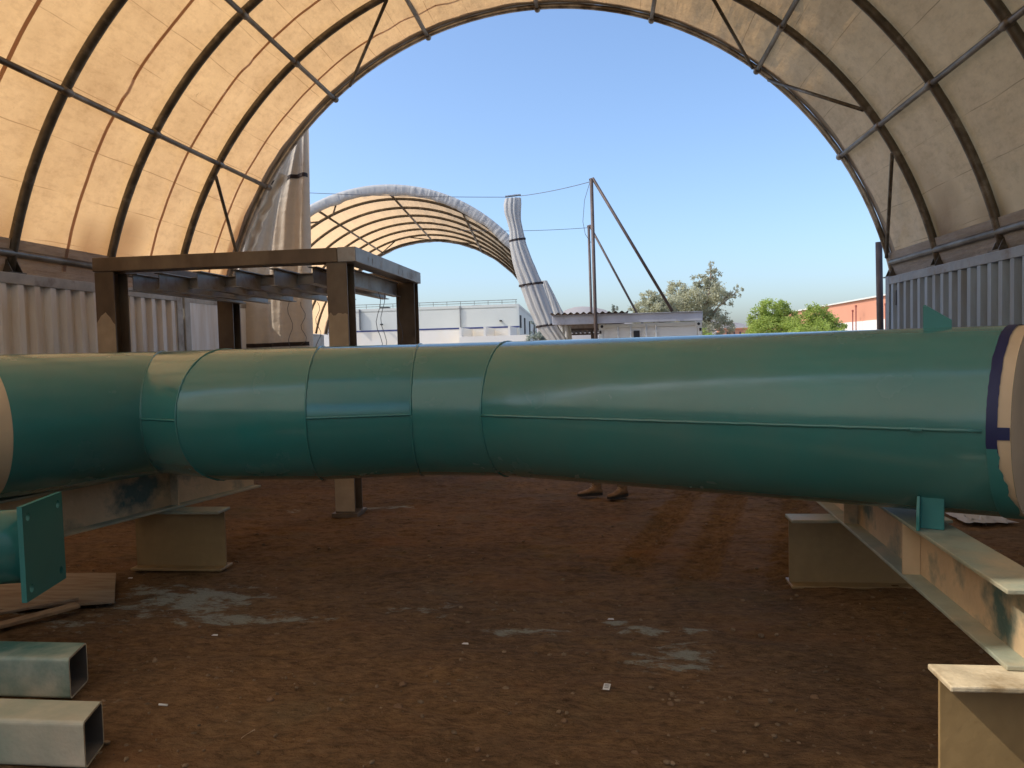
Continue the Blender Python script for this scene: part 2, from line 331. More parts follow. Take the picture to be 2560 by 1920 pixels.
def soil_material():
    Mg = bpy.data.materials.new('soil'); Mg.use_nodes = True; N = Mg.node_tree.nodes; L = Mg.node_tree.links
    b = N['Principled BSDF']; b.inputs['Roughness'].default_value = 0.95; b.inputs['Specular IOR Level'].default_value = 0.15
    tc = N.new('ShaderNodeTexCoord'); P = tc.outputs['Object']
    def nz(scale, detail, rough=0.6, st=None):
        n = N.new('ShaderNodeTexNoise'); n.inputs['Scale'].default_value = scale; n.inputs['Detail'].default_value = detail; n.inputs['Roughness'].default_value = rough
        if st:
            mp = N.new('ShaderNodeMapping'); mp.inputs['Scale'].default_value = st; L.new(P, mp.inputs[0]); L.new(mp.outputs[0], n.inputs['Vector'])
        else: L.new(P, n.inputs['Vector'])
        return n.outputs['Fac']
    def rampc(f, stops):
        r = N.new('ShaderNodeValToRGB'); e = r.color_ramp.elements
        while len(e) < len(stops): e.new(0.5)
        for q, (p, c) in zip(e, stops): q.position = p; q.color = tuple(c)+(1,)
        L.new(f, r.inputs[0]); return r.outputs[0]
    def mix(f, a, c, mode='MIX'):
        mx = N.new('ShaderNodeMix'); mx.data_type = 'RGBA'; mx.blend_type = mode
        if isinstance(f, float): mx.inputs[0].default_value = f
        else: L.new(f, mx.inputs[0])
        L.new(a, mx.inputs[6])
        if isinstance(c, tuple): mx.inputs[7].default_value = c+(1,)
        else: L.new(c, mx.inputs[7])
        return mx.outputs[2]
    base = rampc(nz(0.75, 9, 0.66), [(0.32, (0.125, 0.078, 0.042)), (0.5, (0.18, 0.107, 0.053)), (0.7, (0.23, 0.132, 0.060))])
    fine = rampc(nz(16, 10, 0.78, st=(0.75, 1.5, 1)), [(0.33, (0.42, 0.40, 0.38)), (0.5, (1.0, 1.0, 1.0)), (0.67, (1.5, 1.5, 1.5))])  # grain tone, with small shadows of the soil relief put into the colour
    c = mix(1.0, base, fine, 'MULTIPLY')
    c = mix(N_map(N, L, nz(1.1, 5), 0.55, 0.75, 0, 0.6), c, (0.155, 0.125, 0.072))      # olive-grey dust
    red = N_map(N, L, nz(0.8, 4, st=(1, 1.6, 1)), 0.56, 0.72, 0, 0.55); c = mix(red, c, (0.26, 0.125, 0.052))
    # pale paint dust swept into patches on the floor
    tot = None
    for (x, y, rx, ry, k) in ((-2.85, 4.85, .62, .36, 1.0), (-2.45, 4.52, .42, .20, .85), (-3.2, 5.05, .35, .25, .8), (-2.0, 4.55, .35, .14, .75), (-3.4, 4.45, .75, .28, .55),
                              (-0.45, 4.42, .28, .14, .75), (0.03, 4.58, .14, .05, .9), (0.20, 4.42, .24, .08, .9), (0.40, 4.08, .20, .20, .95), (0.30, 3.98, .25, .16, .8), (0.48, 4.42, .2, .05, .8),
                              (-2.25, 7.9, .38, .10, .8), (-3.25, 7.85, .3, .10, .6), (-1.1, 4.75, .5, .2, .5)):
        mp = N.new('ShaderNodeMapping'); mp.inputs['Location'].default_value = (-x/rx, -y/ry, 0); mp.inputs['Scale'].default_value = (1/rx, 1/ry, 0); L.new(P, mp.inputs[0])
        ln = N.new('ShaderNodeVectorMath'); ln.operation = 'LENGTH'; L.new(mp.outputs[0], ln.inputs[0])
        q = N_map(N, L, ln.outputs['Value'], 0.3, 1.35, k, 0.0)
        if tot is None: tot = q
        else:
            a = N.new('ShaderNodeMath'); a.operation = 'MAXIMUM'; L.new(tot, a.inputs[0]); L.new(q, a.inputs[1]); tot = a.outputs[0]
    a = N.new('ShaderNodeMath'); a.operation = 'ADD'; L.new(tot, a.inputs[0]); L.new(N_map(N, L, nz(4.5, 10, 0.74, st=(1, 1.9, 1)), 0.36, 0.66, -1.05, 0.05), a.inputs[1])
    c = mix(N_map(N, L, a.outputs[0], 0.06, 0.42, 0, 0.9), c, (0.33, 0.335, 0.27))
    # outside the shelter the yard is dry pale dust
    sp = N.new('ShaderNodeSeparateXYZ'); L.new(P, sp.inputs[0])
    c = mix(N_map(N, L, sp.outputs[1], 12.6, 14.5, 0, 1), c, (0.34, 0.27, 0.20))
    L.new(c, b.inputs['Base Color'])
    bp = N.new('ShaderNodeBump'); bp.inputs['Strength'].default_value = 1.0; bp.inputs['Distance'].default_value = 0.030
    hs = N.new('ShaderNodeMath'); hs.operation = 'MULTIPLY_ADD'; hs.inputs[1].default_value = 0.22; L.new(nz(26, 7, 0.62, st=(0.8, 1.5, 1)), hs.inputs[2]); L.new(nz(120, 4, 0.6), hs.inputs[0])
    L.new(hs.outputs[0], bp.inputs['Height']); L.new(bp.outputs[0], b.inputs['Normal'])
    return Mg
def N_map(N, L, v, a, b, c, d):
    r = N.new('ShaderNodeMapRange'); r.inputs[1].default_value = a; r.inputs[2].default_value = b; r.inputs[3].default_value = c; r.inputs[4].default_value = d
    L.new(v, r.inputs[0]); return r.outputs[0]
me.materials.append(soil_material())

# ------------------------------------------------------------------ dome shelters
def clamp(c, d, r=0.075, L=0.16):
    d = Vector(d).normalized()
    return MB().tube([Vector(c)-d*L/2, Vector(c)-d*L*0.3, Vector(c)+d*L*0.3, Vector(c)+d*L/2], [r*0.7, r, r, r*0.7], 10)

def dome(root, c0, axis_dir, y_list, XR, ZR, ZC, phis_p, rib_r, pur_r, fab, phi_end=1.36, sag=0.085, y0=None, y1=None, grime=True, nphi=150, dy=0.1, seams=False, feet=True, clamps=True, hem=True, hem_mat=None, wrinkle=0.05):
    a = Vector(axis_dir).normalized(); s = Vector((a.y, -a.x, 0)); c0 = Vector(c0)
    def pt(y, ph, off=0.0):
        return c0+a*y+s*((XR+off)*sin(ph))+Vector((0, 0, ZC+(ZR+off)*cos(ph)))
    y0 = y_list[0] if y0 is None else y0; y1 = y_list[-1] if y1 is None else y1
    # fabric
    nyq = max(2, int((y1-y0)/dy)); rows = []; uvs = []; gr = []
    for i in range(nyq+1):
        y = y0+(y1-y0)*i/nyq; row = []
        dn = min(abs(y-q) for q in y_list); sp = (y_list[1]-y_list[0]); t = min(1, dn/(sp/2))
        for j in range(nphi+1):
            ph = -phi_end+2*phi_end*j/nphi
            w = sin(pi*min(1, t))*0 + (1-(1-t)**2)
            off = rib_r+0.012-sag*w*(0.6+0.4*cos(ph*2))+wrinkle*w*fbm(y*1.1+3, ph*XR*0.7, 1.3, 5)+0.010*w*sin(ph*XR*2*pi/0.55+fbm(y, ph*3, 2)*2)
            off += 0.02*w*fbm(y*0.5, ph*XR*2.2, 7.7, 3)
            row.append(pt(y, ph, off)); uvs.append((y, ph*XR))
            g = 0.0
            if grime:
                e = (abs(ph)-1.14)/0.13+0.9*fbm(y*0.8+11, ph*4, 5.0, 4)
                gate = (min(1, max(0, (10.0-y)/0.5)) if ph < 0 else min(1, max(0.25, (y-8.7)/0.3))*min(1, max(0.2, (10.75-y)/0.15)))*(0.6+0.8*max(-.5, fbm(y*0.9+3.1, ph, 2.2, 3)))
                g = max(0.0, min(0.92, e*0.8))*min(1.0, max(0.0, gate))
                # scorched edge inside the last bay on one side
                if ph < 0 and y > y1-0.55:
                    e2 = (y-(y1-0.42))/0.1+0.8*fbm(y*3, ph*6, 1, 3); g = max(g, min(0.85, max(0, e2*0.6))*min(1, max(0, (-ph-0.98)*6)))
            gr.append(g)
        rows.append(row)
    can = build('canopy', MB().grid(rows), fab, root, smooth=True)
    me = can.data; uvl = me.uv_layers.new(name='UVMap'); nc = nphi+1
    li = np.zeros(len(me.loops), dtype=np.int32); me.loops.foreach_get('vertex_index', li)
    uvl.data.foreach_set('uv', np.array(uvs, dtype=np.float32)[li].ravel())
    at = me.attributes.new('grime', 'FLOAT', 'POINT'); at.data.foreach_set('value', np.array(gr, dtype=np.float32))
    # ribs
    for y in y_list:
        rb = build('rib', MB().tube([pt(y, -phi_end+0.004+(2*phi_end-0.008)*k/70) for k in range(71)], rib_r*(0.8 if y == y_list[-1] and hem else 1), 12), M['silver'] if (y == y_list[-1] and hem) else M['rib'], root, smooth=True)
        if feet:
            for sg in (-1, 1):
                p = pt(y, sg*(phi_end-0.004)); f = MB()
                f.obox(p+Vector((0, 0, -0.012)), s*0.11, a*0.12, (0, 0, 0.009))
                for k in (-1, 1): f.prism([p+a*k*0.07+s*0.10, p+a*k*0.07-s*0.09, p+a*k*0.07+Vector((0, 0, 0.16))-s*sg*0.02], a*0.01)
                build('foot_bracket', f, M['rib'], rb)
    for ph in phis_p:
        pr = build('purlin', MB().tube([pt(y0+0.02, ph, -0.02), pt((y0+y1)/2, ph, -0.02), pt(y1+0.02, ph, -0.02)], pur_r, 10), M['galv'], root, smooth=True)
        if clamps:
            for y in y_list: build('clamp', clamp(pt(y, ph, -0.02), a, pur_r*1.5), M['galv'], pr, smooth=True)
    if hem:
        for ye, sg in ((y1, 1), (y0, -1)):
            rows = []
            for k in range(241):
                ph = -phi_end+2*phi_end*k/240; sc = abs(sin(ph*XR*pi/0.62)); wv = 0.03*fbm(ph*11, ye, 1.0, 3)
                rows.append([pt(ye-sg*(0.15+wv), ph, rib_r+0.002), pt(ye-sg*0.06, ph, rib_r-0.004), pt(ye+sg*0.02, ph, rib_r-0.002+0.012*sc), pt(ye+sg*(0.055+0.4*wv), ph, rib_r+0.006+0.010*sc), pt(ye+sg*0.05, ph, rib_r+0.03), pt(ye-sg*0.05, ph, rib_r+0.035)])
            h = build('hem', MB().grid(rows), hem_mat or M['hem'], root, smooth=True)
    if seams:
        for q in range(len(y_list)-1):
            ym = (y_list[q]+y_list[q+1])/2
            rows = [[pt(ym-0.026+0.02*fbm(k*0.21, ym, 1, 2), -phi_end+0.02+(1.25)*k/60, -0.012), pt(ym+0.026+0.02*fbm(k*0.21, ym, 1, 2), -phi_end+0.02+1.25*k/60, -0.012)] for k in range(61)]
            build('seam_strip', MB().grid(rows), M['seam'], root, smooth=True)
    return pt

XC, ZC, RX, RZ = -0.9028, 1.3989, 5.4717, 5.6374
ribs_y = [12.27-1.6037*k for k in range(7)][::-1]       # 2.65 .. 12.27
PA = 0.3323
sh = thing('dome_shelter', 'tan fabric dome shelter on dark tube ribs, standing on containers around the pipe', 'shelter', (XC, 6, 2.58))
pt1 = dome(sh, (XC, 0, 0), (0, 1, 0), ribs_y, RX, RZ, ZC, [k*PA for k in (-3, -2, -1, 0, 1, 2, 3)], 0.052, 0.034, M['fabric'], y0=1.58, y1=12.27, seams=True)
for sg in (-1, 1):                                       # grey skirt between base tube and container top
    rows = [[pt1(1.65+10.6*i/110, sg*p_, o_+0.008*fbm(i*.3, p_*9, sg, 3)) for p_, o_ in ((1.292, 0.0), (1.305, -0.004), (1.325, 0.0), (1.345, 0.004), (1.358, 0.02))] for i in range(111)]
    sk_ = build('skirt', MB().grid(rows), M['skirt'], sh, smooth=True); uvl = sk_.data.uv_layers.new(name='UVMap')
    for lp in sk_.data.loops: v_ = sk_.data.vertices[lp.vertex_index].co; uvl.data[lp.index].uv = (v_.y, v_.z*2)
for sg in (-1, 1):                                       # base tube along both long sides
    build('base_tube', MB().tube([pt1(1.66, sg*1.319, -0.01), pt1(12.2, sg*1.319, -0.01)], 0.045, 10), M['galv'], sh, smooth=True)
for pa, pb in ((-.605, -.378), (.651, .46), (.707, .945), (1.07, 1.302), (-1.03, -1.235)):
    # pa is on the rib or on the end arch, whichever comes first in the bay
    ya, yb = (10.67, 12.22) if abs(pa) in (1.07, 1.03) else (12.22, 10.67)
    build('brace', MB().tube([pt1(ya, pa, -0.05), pt1(yb, pb, -0.05)], 0.026, 8), M['rib'], sh, smooth=True)
rs = thing('dome_shelter', 'tan fabric dome shelter set end to end behind, a strip of sky between', 'shelter', (XC, -7, 2.58))
dome(rs, (XC, 0, 0), (0, 1, 0), [-11.3+1.6*k for k in range(8)], RX, RZ, ZC, [], 0.052, 0.034, M['fabric_rear'], y0=-11.3, y1=1.10, nphi=60, dy=0.4, grime=False, hem=False, feet=False)
BASE_OK = True
n2 = Vector((-6.93, 24.6, 0)); a2 = Vector((-1.12, 11.79, 0)).normalized()
d2 = thing('dome_shelter', 'distant tan dome shelter with wrinkled white rim, open at both ends, across the yard', 'shelter', (-7.5, 30.5, -0.4))
rb2 = [0.0+11.84/7*k for k in range(8)]
pt2 = dome(d2, n2, a2, rb2, 5.47, 5.6, 1.4, [k*0.45 for k in (-2, -1, 0, 1, 2)], 0.05, 0.04, M['fabric2'], y0=-0.2, y1=11.84, nphi=90, dy=0.2, grime=False, feet=False, clamps=False, hem=False, wrinkle=0.05)
for ye, sg, w in ((-0.22, -1, 0.30), (11.86, 1, 0.16)):
    rows = []
    for k in range(701):
        ph = -1.36+2.72*k/700; z = abs(fbm(ph*26, ye, 3, 4)); y_ = abs(fbm(ph*17+ye, 2, 8, 4)); w2 = w*(1+0.18*fbm(ph*8, ye, 5, 3))
        rows.append([pt2(ye+0.2*(-sg), ph, 0.085), pt2(ye+sg*0.03, ph, 0.09), pt2(ye+sg*(0.05+0.05*z), ph, 0.06-0.2*w2), pt2(ye+sg*(0.05+0.06*y_), ph, 0.06-0.6*w2), pt2(ye+sg*(0.03+0.04*z), ph, 0.06-w2), pt2(ye-sg*0.05, ph, 0.07-w2)])
    build('rim_flap', MB().grid(rows), M['white_sheet'], d2, smooth=True)
for (ya, pa, yb, pb) in ((0, -.30, rb2[1], -.42), (0, -.62, rb2[1], -.50), (rb2[-2], -.28, rb2[-1], -.52), (rb2[-2], .40, rb2[-1], .1), (rb2[-2], -.15, rb2[-1], .05), (0, .75, rb2[1], 1.0)):
    build('brace', MB().tube([pt2(ya, pa, -0.03), pt2(yb, pb, -0.03)], 0.03, 6), M['rib'], d2, smooth=True)
s2 = Vector((a2.y, -a2.x, 0))
for sg in (-1, 1):                                       # low block walls that carry the far shelter
    c = n2+a2*5.9+s2*sg*5.55
    build('side_wall', MB().obox(c+Vector((0, 0, 1.08)), s2*0.12, a2*5.9, (0, 0, 1.48)), M['rail_grey'], d2)

# ------------------------------------------------------------------ shipping containers
def container(name, label, side, xi, y0, y1, H, mw, mr, period=0.24, flat=0.0, z0=0.0, group=None, slot=False):
    """side=+1: the face towards the shelter looks to -x (right row); side=-1: left row. xi = inner face x"""
    t = thing(name, label, 'container', (xi+side*1.22, (y0+y1)/2, z0), group)
    W = 2.44; xo = xi+side*W
    def X(d): return xi+side*d
    zb, zt = z0+0.16, z0+H-0.10
    def corr(xf, dirx, nm, mt):
        # trapezoid sheet: front flat, slope, back flat, slope
        ys = []; y = y0+0.16
        while y < y1-0.16:
            p = period; ys += [(y, 0), (y+p*0.34, 0), (y+p*0.48, 1), (y+p*0.86, 1)]; y += p
        ys = [q for q in ys if q[0] < y1-0.16]+[(y1-0.16, 0)]
        if flat: ys = [(a, b if a > y0+0.16+flat else 0) for a, b in ys]
        rows = [[(xf+dirx*(0.010+0.060*b), yy, zb), (xf+dirx*(0.010+0.060*b), yy, zt)] for yy, b in ys]
        return build(nm, MB().grid(rows), mt, t)
    corr(xi, side, 'side_wall', mw); corr(xo, -side, 'side_wall', mw)
    for xf in (xi, xo):
        s = side if xf == xi else -side
        xs = sorted((xf, xf+s*0.06))
        build('top_rail', MB().box(xs[0], xs[1], y0+0.15, y1-0.15, zt-0.015, z0+H), mr, t, bevel=0.006)
        build('bottom_rail', MB().box(xs[0], xs[1], y0+0.15, y1-0.15, z0, zb+0.01), mr, t, bevel=0.006)
        for ye, q in ((y0, 1), (y1, -1)):
            xs2 = sorted((xf-s*0.004, xf+s*0.16)); yy = sorted((ye, ye+q*0.152))
            build('corner_post', MB().box(xs2[0], xs2[1], yy[0], yy[1], z0, z0+H+0.012), mr, t, bevel=0.012)
    for ye, q in ((y0, 1), (y1, -1)):
        yy = sorted((ye+q*0.03, ye+q*0.08)); xs = sorted((X(0.16), X(W-0.16)))
        build('end_wall', MB().box(xs[0], xs[1], yy[0], yy[1], zb-0.1, zt+0.05), mw, t)
    xs = sorted((X(0.06), X(W-0.06)))
    build('roof', MB().box(xs[0], xs[1], y0+0.1, y1-0.1, z0+H-0.05, z0+H-0.012), mr, t)
    if slot:
        build('vent_slot', MB().box(*sorted((X(0.002), X(0.012))), y1-0.42, y1-0.36, z0+H-0.44, z0+H-0.22), M['dark_open'], t)
    return t
HC = 2.58
container('shipping_container', 'cream white ribbed container forming the wall behind the brown steel frame', -1, -6.09, -1.65, 10.55, HC, M['cont_white'], M['rail_white'])
container('shipping_container', 'short tan container with flat side panel, next to the hanging canvas curtain', -1, -6.09, 10.60, 13.30, HC, M['cont_white'], M['rail_white'], flat=3.0)
container('shipping_container', 'grey ribbed container forming the wall behind the taped pipe end', 1, 4.33, 0.08, 12.28, HC, M['cont_grey'], M['rail_grey'], slot=True)
container('shipping_container', 'cream white container in the row under the rear shelter, same side as the cream one', -1, -6.09, -13.9, -1.75, HC, M['cont_white'], M['rail_white'])
container('shipping_container', 'grey container in the row under the rear shelter, same side as the grey one', 1, 4.33, -12.2, -0.02, HC, M['cont_grey'], M['rail_grey'])

# ------------------------------------------------------------------ canvas curtain at the opening
def curtain():
    t = thing('canvas_curtain', 'tall tan canvas door curtain drawn aside and hanging in folds, with dark straps', 'curtain', (-5.6, 12.75, 0))
    nx_, nz_ = 130, 60
    def fold(u, v):
        # u 0..1 across, v 0 bottom .. 1 top; the left edge follows the end arch, the right edge hangs free
        z = 0.06+5.75*v; w = min(0.995, max(0.0, (z-ZC)/(RZ+0.40)))
        xl = max(-6.55, XC-(RX+0.40)*sqrt(1-w*w)); xr = -5.00+0.10*v; xl = min(xl, xr-0.05); x = xl+(xr-xl)*u
        k = (1-u)**0.6; am = min(1.0, (xr-xl)/1.2)
        y = 12.60+am*(0.13*sin(u*15+1.3*sin(v*2.2))*(0.12+0.88*k)+0.045*sin(u*39+v*3)*k)+0.07*sin(u*3.1+0.6)+0.03*fbm(u*5, v*4, 3.1, 3)
        if u > 0.9: y += ((u-0.9)/0.1)**2*0.26; x -= ((u-0.9)/0.1)**3*0.04
        return Vector((x, y, z))
    rows = [[fold(u/nx_, v/nz_) for u in range(nx_+1)] for v in range(nz_+1)]
    sheet = build('sheet', MB().grid(rows), M['curtain'], t, smooth=True)
    me = sheet.data; uvl = me.uv_layers.new(name='UVMap'); li = np.zeros(len(me.loops), dtype=np.int32); me.loops.foreach_get('vertex_index', li)
    uvs = np.array([(u/nx_*1.6, v/nz_*6) for v in range(nz_+1) for u in range(nx_+1)], dtype=np.float32); uvl.data.foreach_set('uv', uvs[li].ravel())
    for (va, vb, ua, ub) in ((0.868, 0.815, 0.30, 0.985), (0.362, 0.352, 0.03, 0.97)):
        # strap wound round the folds at one height
        rows = []
        zt = {0: 4.72, 1: 1.83}[0 if va > 0.5 else 1]
        for k in range(121):
            u = ua+(ub-ua)*k/120
            lo, hi = 0.0, 1.0
            for _ in range(30):
                mid = (lo+hi)/2
                if fold(u, mid).z < zt-0.16*(1-u)*(1 if va > .5 else .1): lo = mid
                else: hi = mid
            p = fold(u, lo)+Vector((0, -0.015, 0)); rows.append([p+Vector((0, 0, -0.035)), p+Vector((0, -0.006, 0)), p+Vector((0, 0, 0.035))])
        build('strap', MB().grid(rows), M['strap'], t, smooth=True)
    return t
curtain()

# bright outer layer between the end arch and the curtain
lay = MB(); rows = []
for v in range(41):
    ph = -1.34+0.40*v/40; p = pt1(12.33, ph, -0.03)
    q_ = 0.5+0.5*sin(v*1.1)*sin(v*.43+1); rows.append([p+Vector((0.0, 0.02, 0)), p+Vector((0.035+0.012*sin(v*1.7), 0.05+0.02*sin(v*.9), -0.02)), p+Vector((0.06+0.03*q_, 0.02+0.03*sin(v*1.3), -0.04)), p+Vector((0.085+0.05*q_, 0.09, -0.07))])
lay.grid(rows)
o = build('canvas_flap', lay, M['white_sheet'], None, smooth=True, loc=(-6.1, 12.4, 2.6)); tag(o, 'crumpled pale canvas flap lashed along the end arch beside the tan curtain', 'flap')

# ------------------------------------------------------------------ steel frame with hung joists
fr = thing('steel_table', 'brown steel table frame on four posts with a grid of grey joists', 'frame', (-3.9, 8.8, 0))
zt, zb = 2.712, 2.568
build('top_beam', MB().box(-5.28, -2.625, 7.44, 7.66, zb, zt), M['primer'], fr, bevel=0.006)
build('top_beam', MB().box(-2.62, -2.43, 7.435, 10.20, zb-0.003, zt+0.002), M['joist'], fr, bevel=0.006)
build('top_beam', MB().box(-5.28, -5.08, 7.665, 10.20, zb-0.002, zt+0.001), M['primer'], fr, bevel=0.006)
build('top_beam', MB().box(-5.075, -2.625, 9.99, 10.19, zb, zt), M['primer'], fr, bevel=0.006)
def hpost(x0, x1, y0, y1, mt):
    p = MB(); tf = 0.016
    p.box(x0, x1, y0, y0+tf, 0.016, zb-0.004); p.box(x0, x1, y1-tf, y1, 0.016, zb-0.004); p.box((x0+x1)/2-0.006, (x0+x1)/2+0.006, y0+tf, y1-tf, 0.016, zb-0.004)
    po = build('post', p, mt, fr)
    build('base_plate', MB().box(x0-0.03, x1+0.03, y0-0.03, y1+0.03, -0.03, 0.014), mt, po)
    return po
pA = hpost(-2.745, -2.535, 7.455, 7.70, M['primer']); pB = hpost(-5.27, -5.06, 7.455, 7.70, M['primer'])
hpost(-2.72, -2.47, 9.97, 10.19, M['primer']); hpost(-5.25, -5.03, 9.97, 10.19, M['primer'])
def ragged(x0, x1, y, z0, z1, peak=0.0, seed=1):
    r = random.Random(seed); top = []
    for k in range(9):
        x = x1-(x1-x0)*k/8; top.append((x, y, z1+r.uniform(-.02, .02)+peak*(1-abs(k-4)/4)))
    return MB().prism([(x0, y, z0), (x1, y, z0)]+top, (0, -0.002, 0))
build('paper_patch', ragged(-2.742, -2.538, 7.4535, 0.03, 2.05, 0, 3), M['paper'], pA)
build('paper_patch', ragged(-5.268, -5.062, 7.4535, 0.6, 2.02, 0.14, 4), M['paper'], pB)
def ibeam(mb, p0, p1, h, w, tw, tf, topz):
    """I section between p0 and p1 (xy), top at topz"""
    p0 = Vector((p0[0], p0[1], 0)); p1 = Vector((p1[0], p1[1], 0)); d = (p1-p0)/2; c = (p0+p1)/2; s = Vector((d.y, -d.x, 0)).normalized()
    mb.obox(c+Vector((0, 0, topz-tf/2)), d, s*w/2, (0, 0, tf/2)); mb.obox(c+Vector((0, 0, topz-h+tf/2)), d, s*w/2, (0, 0, tf/2))
    mb.obox(c+Vector((0, 0, topz-h/2)), d, s*tw/2, (0, 0, h/2-tf)); return mb
for k, x in enumerate((-5.0, -4.70, -4.265, -3.835, -3.41, -2.985, -2.72)):
    y1 = 10.33 if k % 2 else 10.18
    if k == 6: y1 = 9.94
    build('joist', ibeam(MB(), (x, 7.70), (x+0.02, y1), 0.185, 0.10, 0.008, 0.010, 2.562), M['joist'], fr)
for y in (8.3, 8.85, 9.4, 9.85):
    build('cross_joist', ibeam(MB(), (-5.02, y), (-2.74, y), 0.12, 0.085, 0.007, 0.008, 2.558), M['joist'], fr)
for k, (x, y, dz) in enumerate(((-2.68, 9.0, .9), (-2.74, 9.4, 1.0), (-2.62, 9.75, .95), (-4.35, 10.3, .75), (-4.15, 10.28, .55), (-3.75, 10.3, .8), (-3.95, 10.32, .6))):
    pts = [(x+0.03*sin(i*1.1+k), y+0.02*cos(i*.9+k), 2.38-dz*i/10) for i in range(11)]+[(x-0.05, y, 2.33-dz)]
    w = build('tie_wire', MB().tube(pts, 0.004, 5), M['wire'], None, loc=(x, y, 2.38)); tag(w, 'thin tie wire hanging from the steel frame in front of the pale warehouse' if k < 3 else 'thin tie wire hanging from the steel frame in front of the tan curtain', 'wire', 'tie wires before the warehouse' if k < 3 else 'tie wires before the curtain')
ch = MB()
for (y, z0_, z1_) in ((7.85, .05, .1), (8.0, .03, .10), (8.32, .03, .1), (9.05, .03, .1), (9.25, .02, .1), (9.5, .03, .1)):
    ch.box(-2.4285, -2.4275, y, y+0.012, zb+z0_-.01, zb+z1_-.01)
build('chalk_marks', ch, M['chalk'], fr)
tx_c = bpy.data.curves.new('chalk_number', 'FONT'); tx_c.body = '125'; tx_c.size = 0.11; tx_o = bpy.data.objects.new('chalk_number', tx_c); COL.objects.link(tx_o)
bpy.context.view_layer.update(); dg = bpy.context.evaluated_depsgraph_get(); tme = bpy.data.meshes.new_from_object(tx_o.evaluated_get(dg)); bpy.data.objects.remove(tx_o)
tx_o = bpy.data.objects.new('chalk_number', tme); COL.objects.link(tx_o); tme.materials.append(M['chalk']); tx_o.parent = fr
tx_o.location = Vector((-2.4275, 9.6, zb+0.025))-Vector(BASE[fr.name]); tx_o.rotation_euler = (pi/2, 0, pi/2)

# ------------------------------------------------------------------ the teal pipe
PR, PZ = 0.455, 1.243
JT = [Vector(p+(PZ,)) for p in ((-3.897, 4.200), (-3.282, 5.375), (-2.616, 5.037), (-1.896, 5.012), (-1.248, 5.168), (-0.633, 5.117), (2.004, 3.819))]
pipe = thing('teal_pipe', 'big teal painted steel pipe of welded mitred sections resting across two beams', 'pipe', (-0.9, 5.0, 0.79))
NS = 96; CUT = 0.09          # the right end is cut on a slant
dirs = [(JT[i+1]-JT[i]).normalized() for i in range(6)]
def ring(i_sec, at, R, extra=0.0, mitre=True):
    """ring of section i_sec at joint `at` (mitred between neighbours) pushed `extra` along the section"""
    d = dirs[i_sec]; s = Vector((d.y, -d.x, 0)); c = JT[at]      # s points to the camera side (-y)
    if mitre and 0 < at < 6: n = (dirs[at-1]+dirs[at]).normalized()
    else: n = d
    out = []
    for k in range(NS):
        a = 2*pi*k/NS; q = c+s*(R*cos(a))+Vector((0, 0, R*sin(a))); t = (c-q).dot(n)/d.dot(n); out.append(q+d*(t+extra))
    return out
Z3 = Vector((0, 0, 1))
for i in range(6):
    A = ring(i, i, PR); Bq = ring(i, i+1, PR); Bq = [p+dirs[5]*(-0.085-CUT*cos(2*pi*k/NS)) for k, p in enumerate(Bq)] if i == 5 else Bq; A = ring(i, i, PR, 0.10) if i == 0 else A
    rows = [[A[k].lerp(Bq[k], t/12) for k in range(NS)] for t in range(13)]
    build('pipe_section', MB().grid(rows, closed=True), M['teal'], pipe, smooth=True)
for j in range(1, 6):
    P0 = ring(j, j, PR+0.001); pts = [p+Vector((0, 0, 0)) for p in P0]+[P0[0], P0[1]]
    rr = [0.0070+0.0020*sin(k*2.9)+0.0014*sin(k*7.3) for k in range(len(pts))]
    build('weld_bead', MB().tube(pts, rr, 6, caps=False), M['teal'], pipe, smooth=True)
for i, ang, e0, e1 in ((1, 0.0, 0.0, 0.0), (3, 0.01, 0, 0), (5, -0.01, 0, -0.195)):
    d = dirs[i]; s = Vector((d.y, -d.x, 0)); off = s*(PR+0.001)*cos(ang)+Z3*(PR*sin(ang))
    def tpl(at):
        n = (dirs[at-1]+dirs[at]).normalized() if 0 < at < 6 else d
        q = JT[at]+off; return q+d*((JT[at]-q).dot(n)/d.dot(n))
    a, b = tpl(i), tpl(i+1)+d*e1
    build('weld_bead', MB().tube([a.lerp(b, k/40)+Z3*0.0012*sin(k*2.3) for k in range(41)], 0.0082, 8), M['teal'], pipe, smooth=True)
# right end: bare cream band, dark tape, torn masking, brown paper cap
d = dirs[5]; s = Vector((d.y, -d.x, 0)); E = JT[6]
def cyl(R, t0, t1, nm, mt, a0=0, a1=2*pi, f0=None, f1=None, n=96, par=None):
    rows = []
    for k in range(n+1):
        a = a0+(a1-a0)*k/n; off = s*(R*cos(a))+Z3*(R*sin(a)); u0_ = f0(a) if f0 else t0; u1_ = f1(a) if f1 else t1
        rows.append([E+off+d*(u0_-CUT*cos(a)), E+off+d*(u1_-CUT*cos(a))])
    return build(nm, MB().grid(rows), mt, par or pipe, smooth=True)
band = cyl(PR-0.002, -0.10, 0.0, 'bare_end_band', M['cream'])
def jag(a): return 0.012*fbm(a*9, 0.3, 1, 3)
cyl(PR+0.003, -0.09, -0.047, 'blue_tape', M['tape'], -0.42, pi*0.98, f0=lambda a: -0.090+jag(a)*0.3, f1=lambda a: -0.048+jag(a)*0.25)
cyl(PR+0.0035, -0.07, -0.002, 'blue_tape', M['tape'], -0.09, 0.03, f0=lambda a: -0.07, f1=lambda a: -0.003, n=8)
def torn(a):       # teal oversprayed paper that reaches the rim at the underside
    t = max(0.0, min(1.0, (-a-0.22)/0.95)); return -0.05+0.055*t+0.022*fbm(a*5, 1.1, 2, 4)*(1 if 0 < t < 1 else .2)
cyl(PR+0.004, -0.09, 0, 'oversprayed_paper', M['teal2'], -pi+0.3, -0.18, f1=torn)
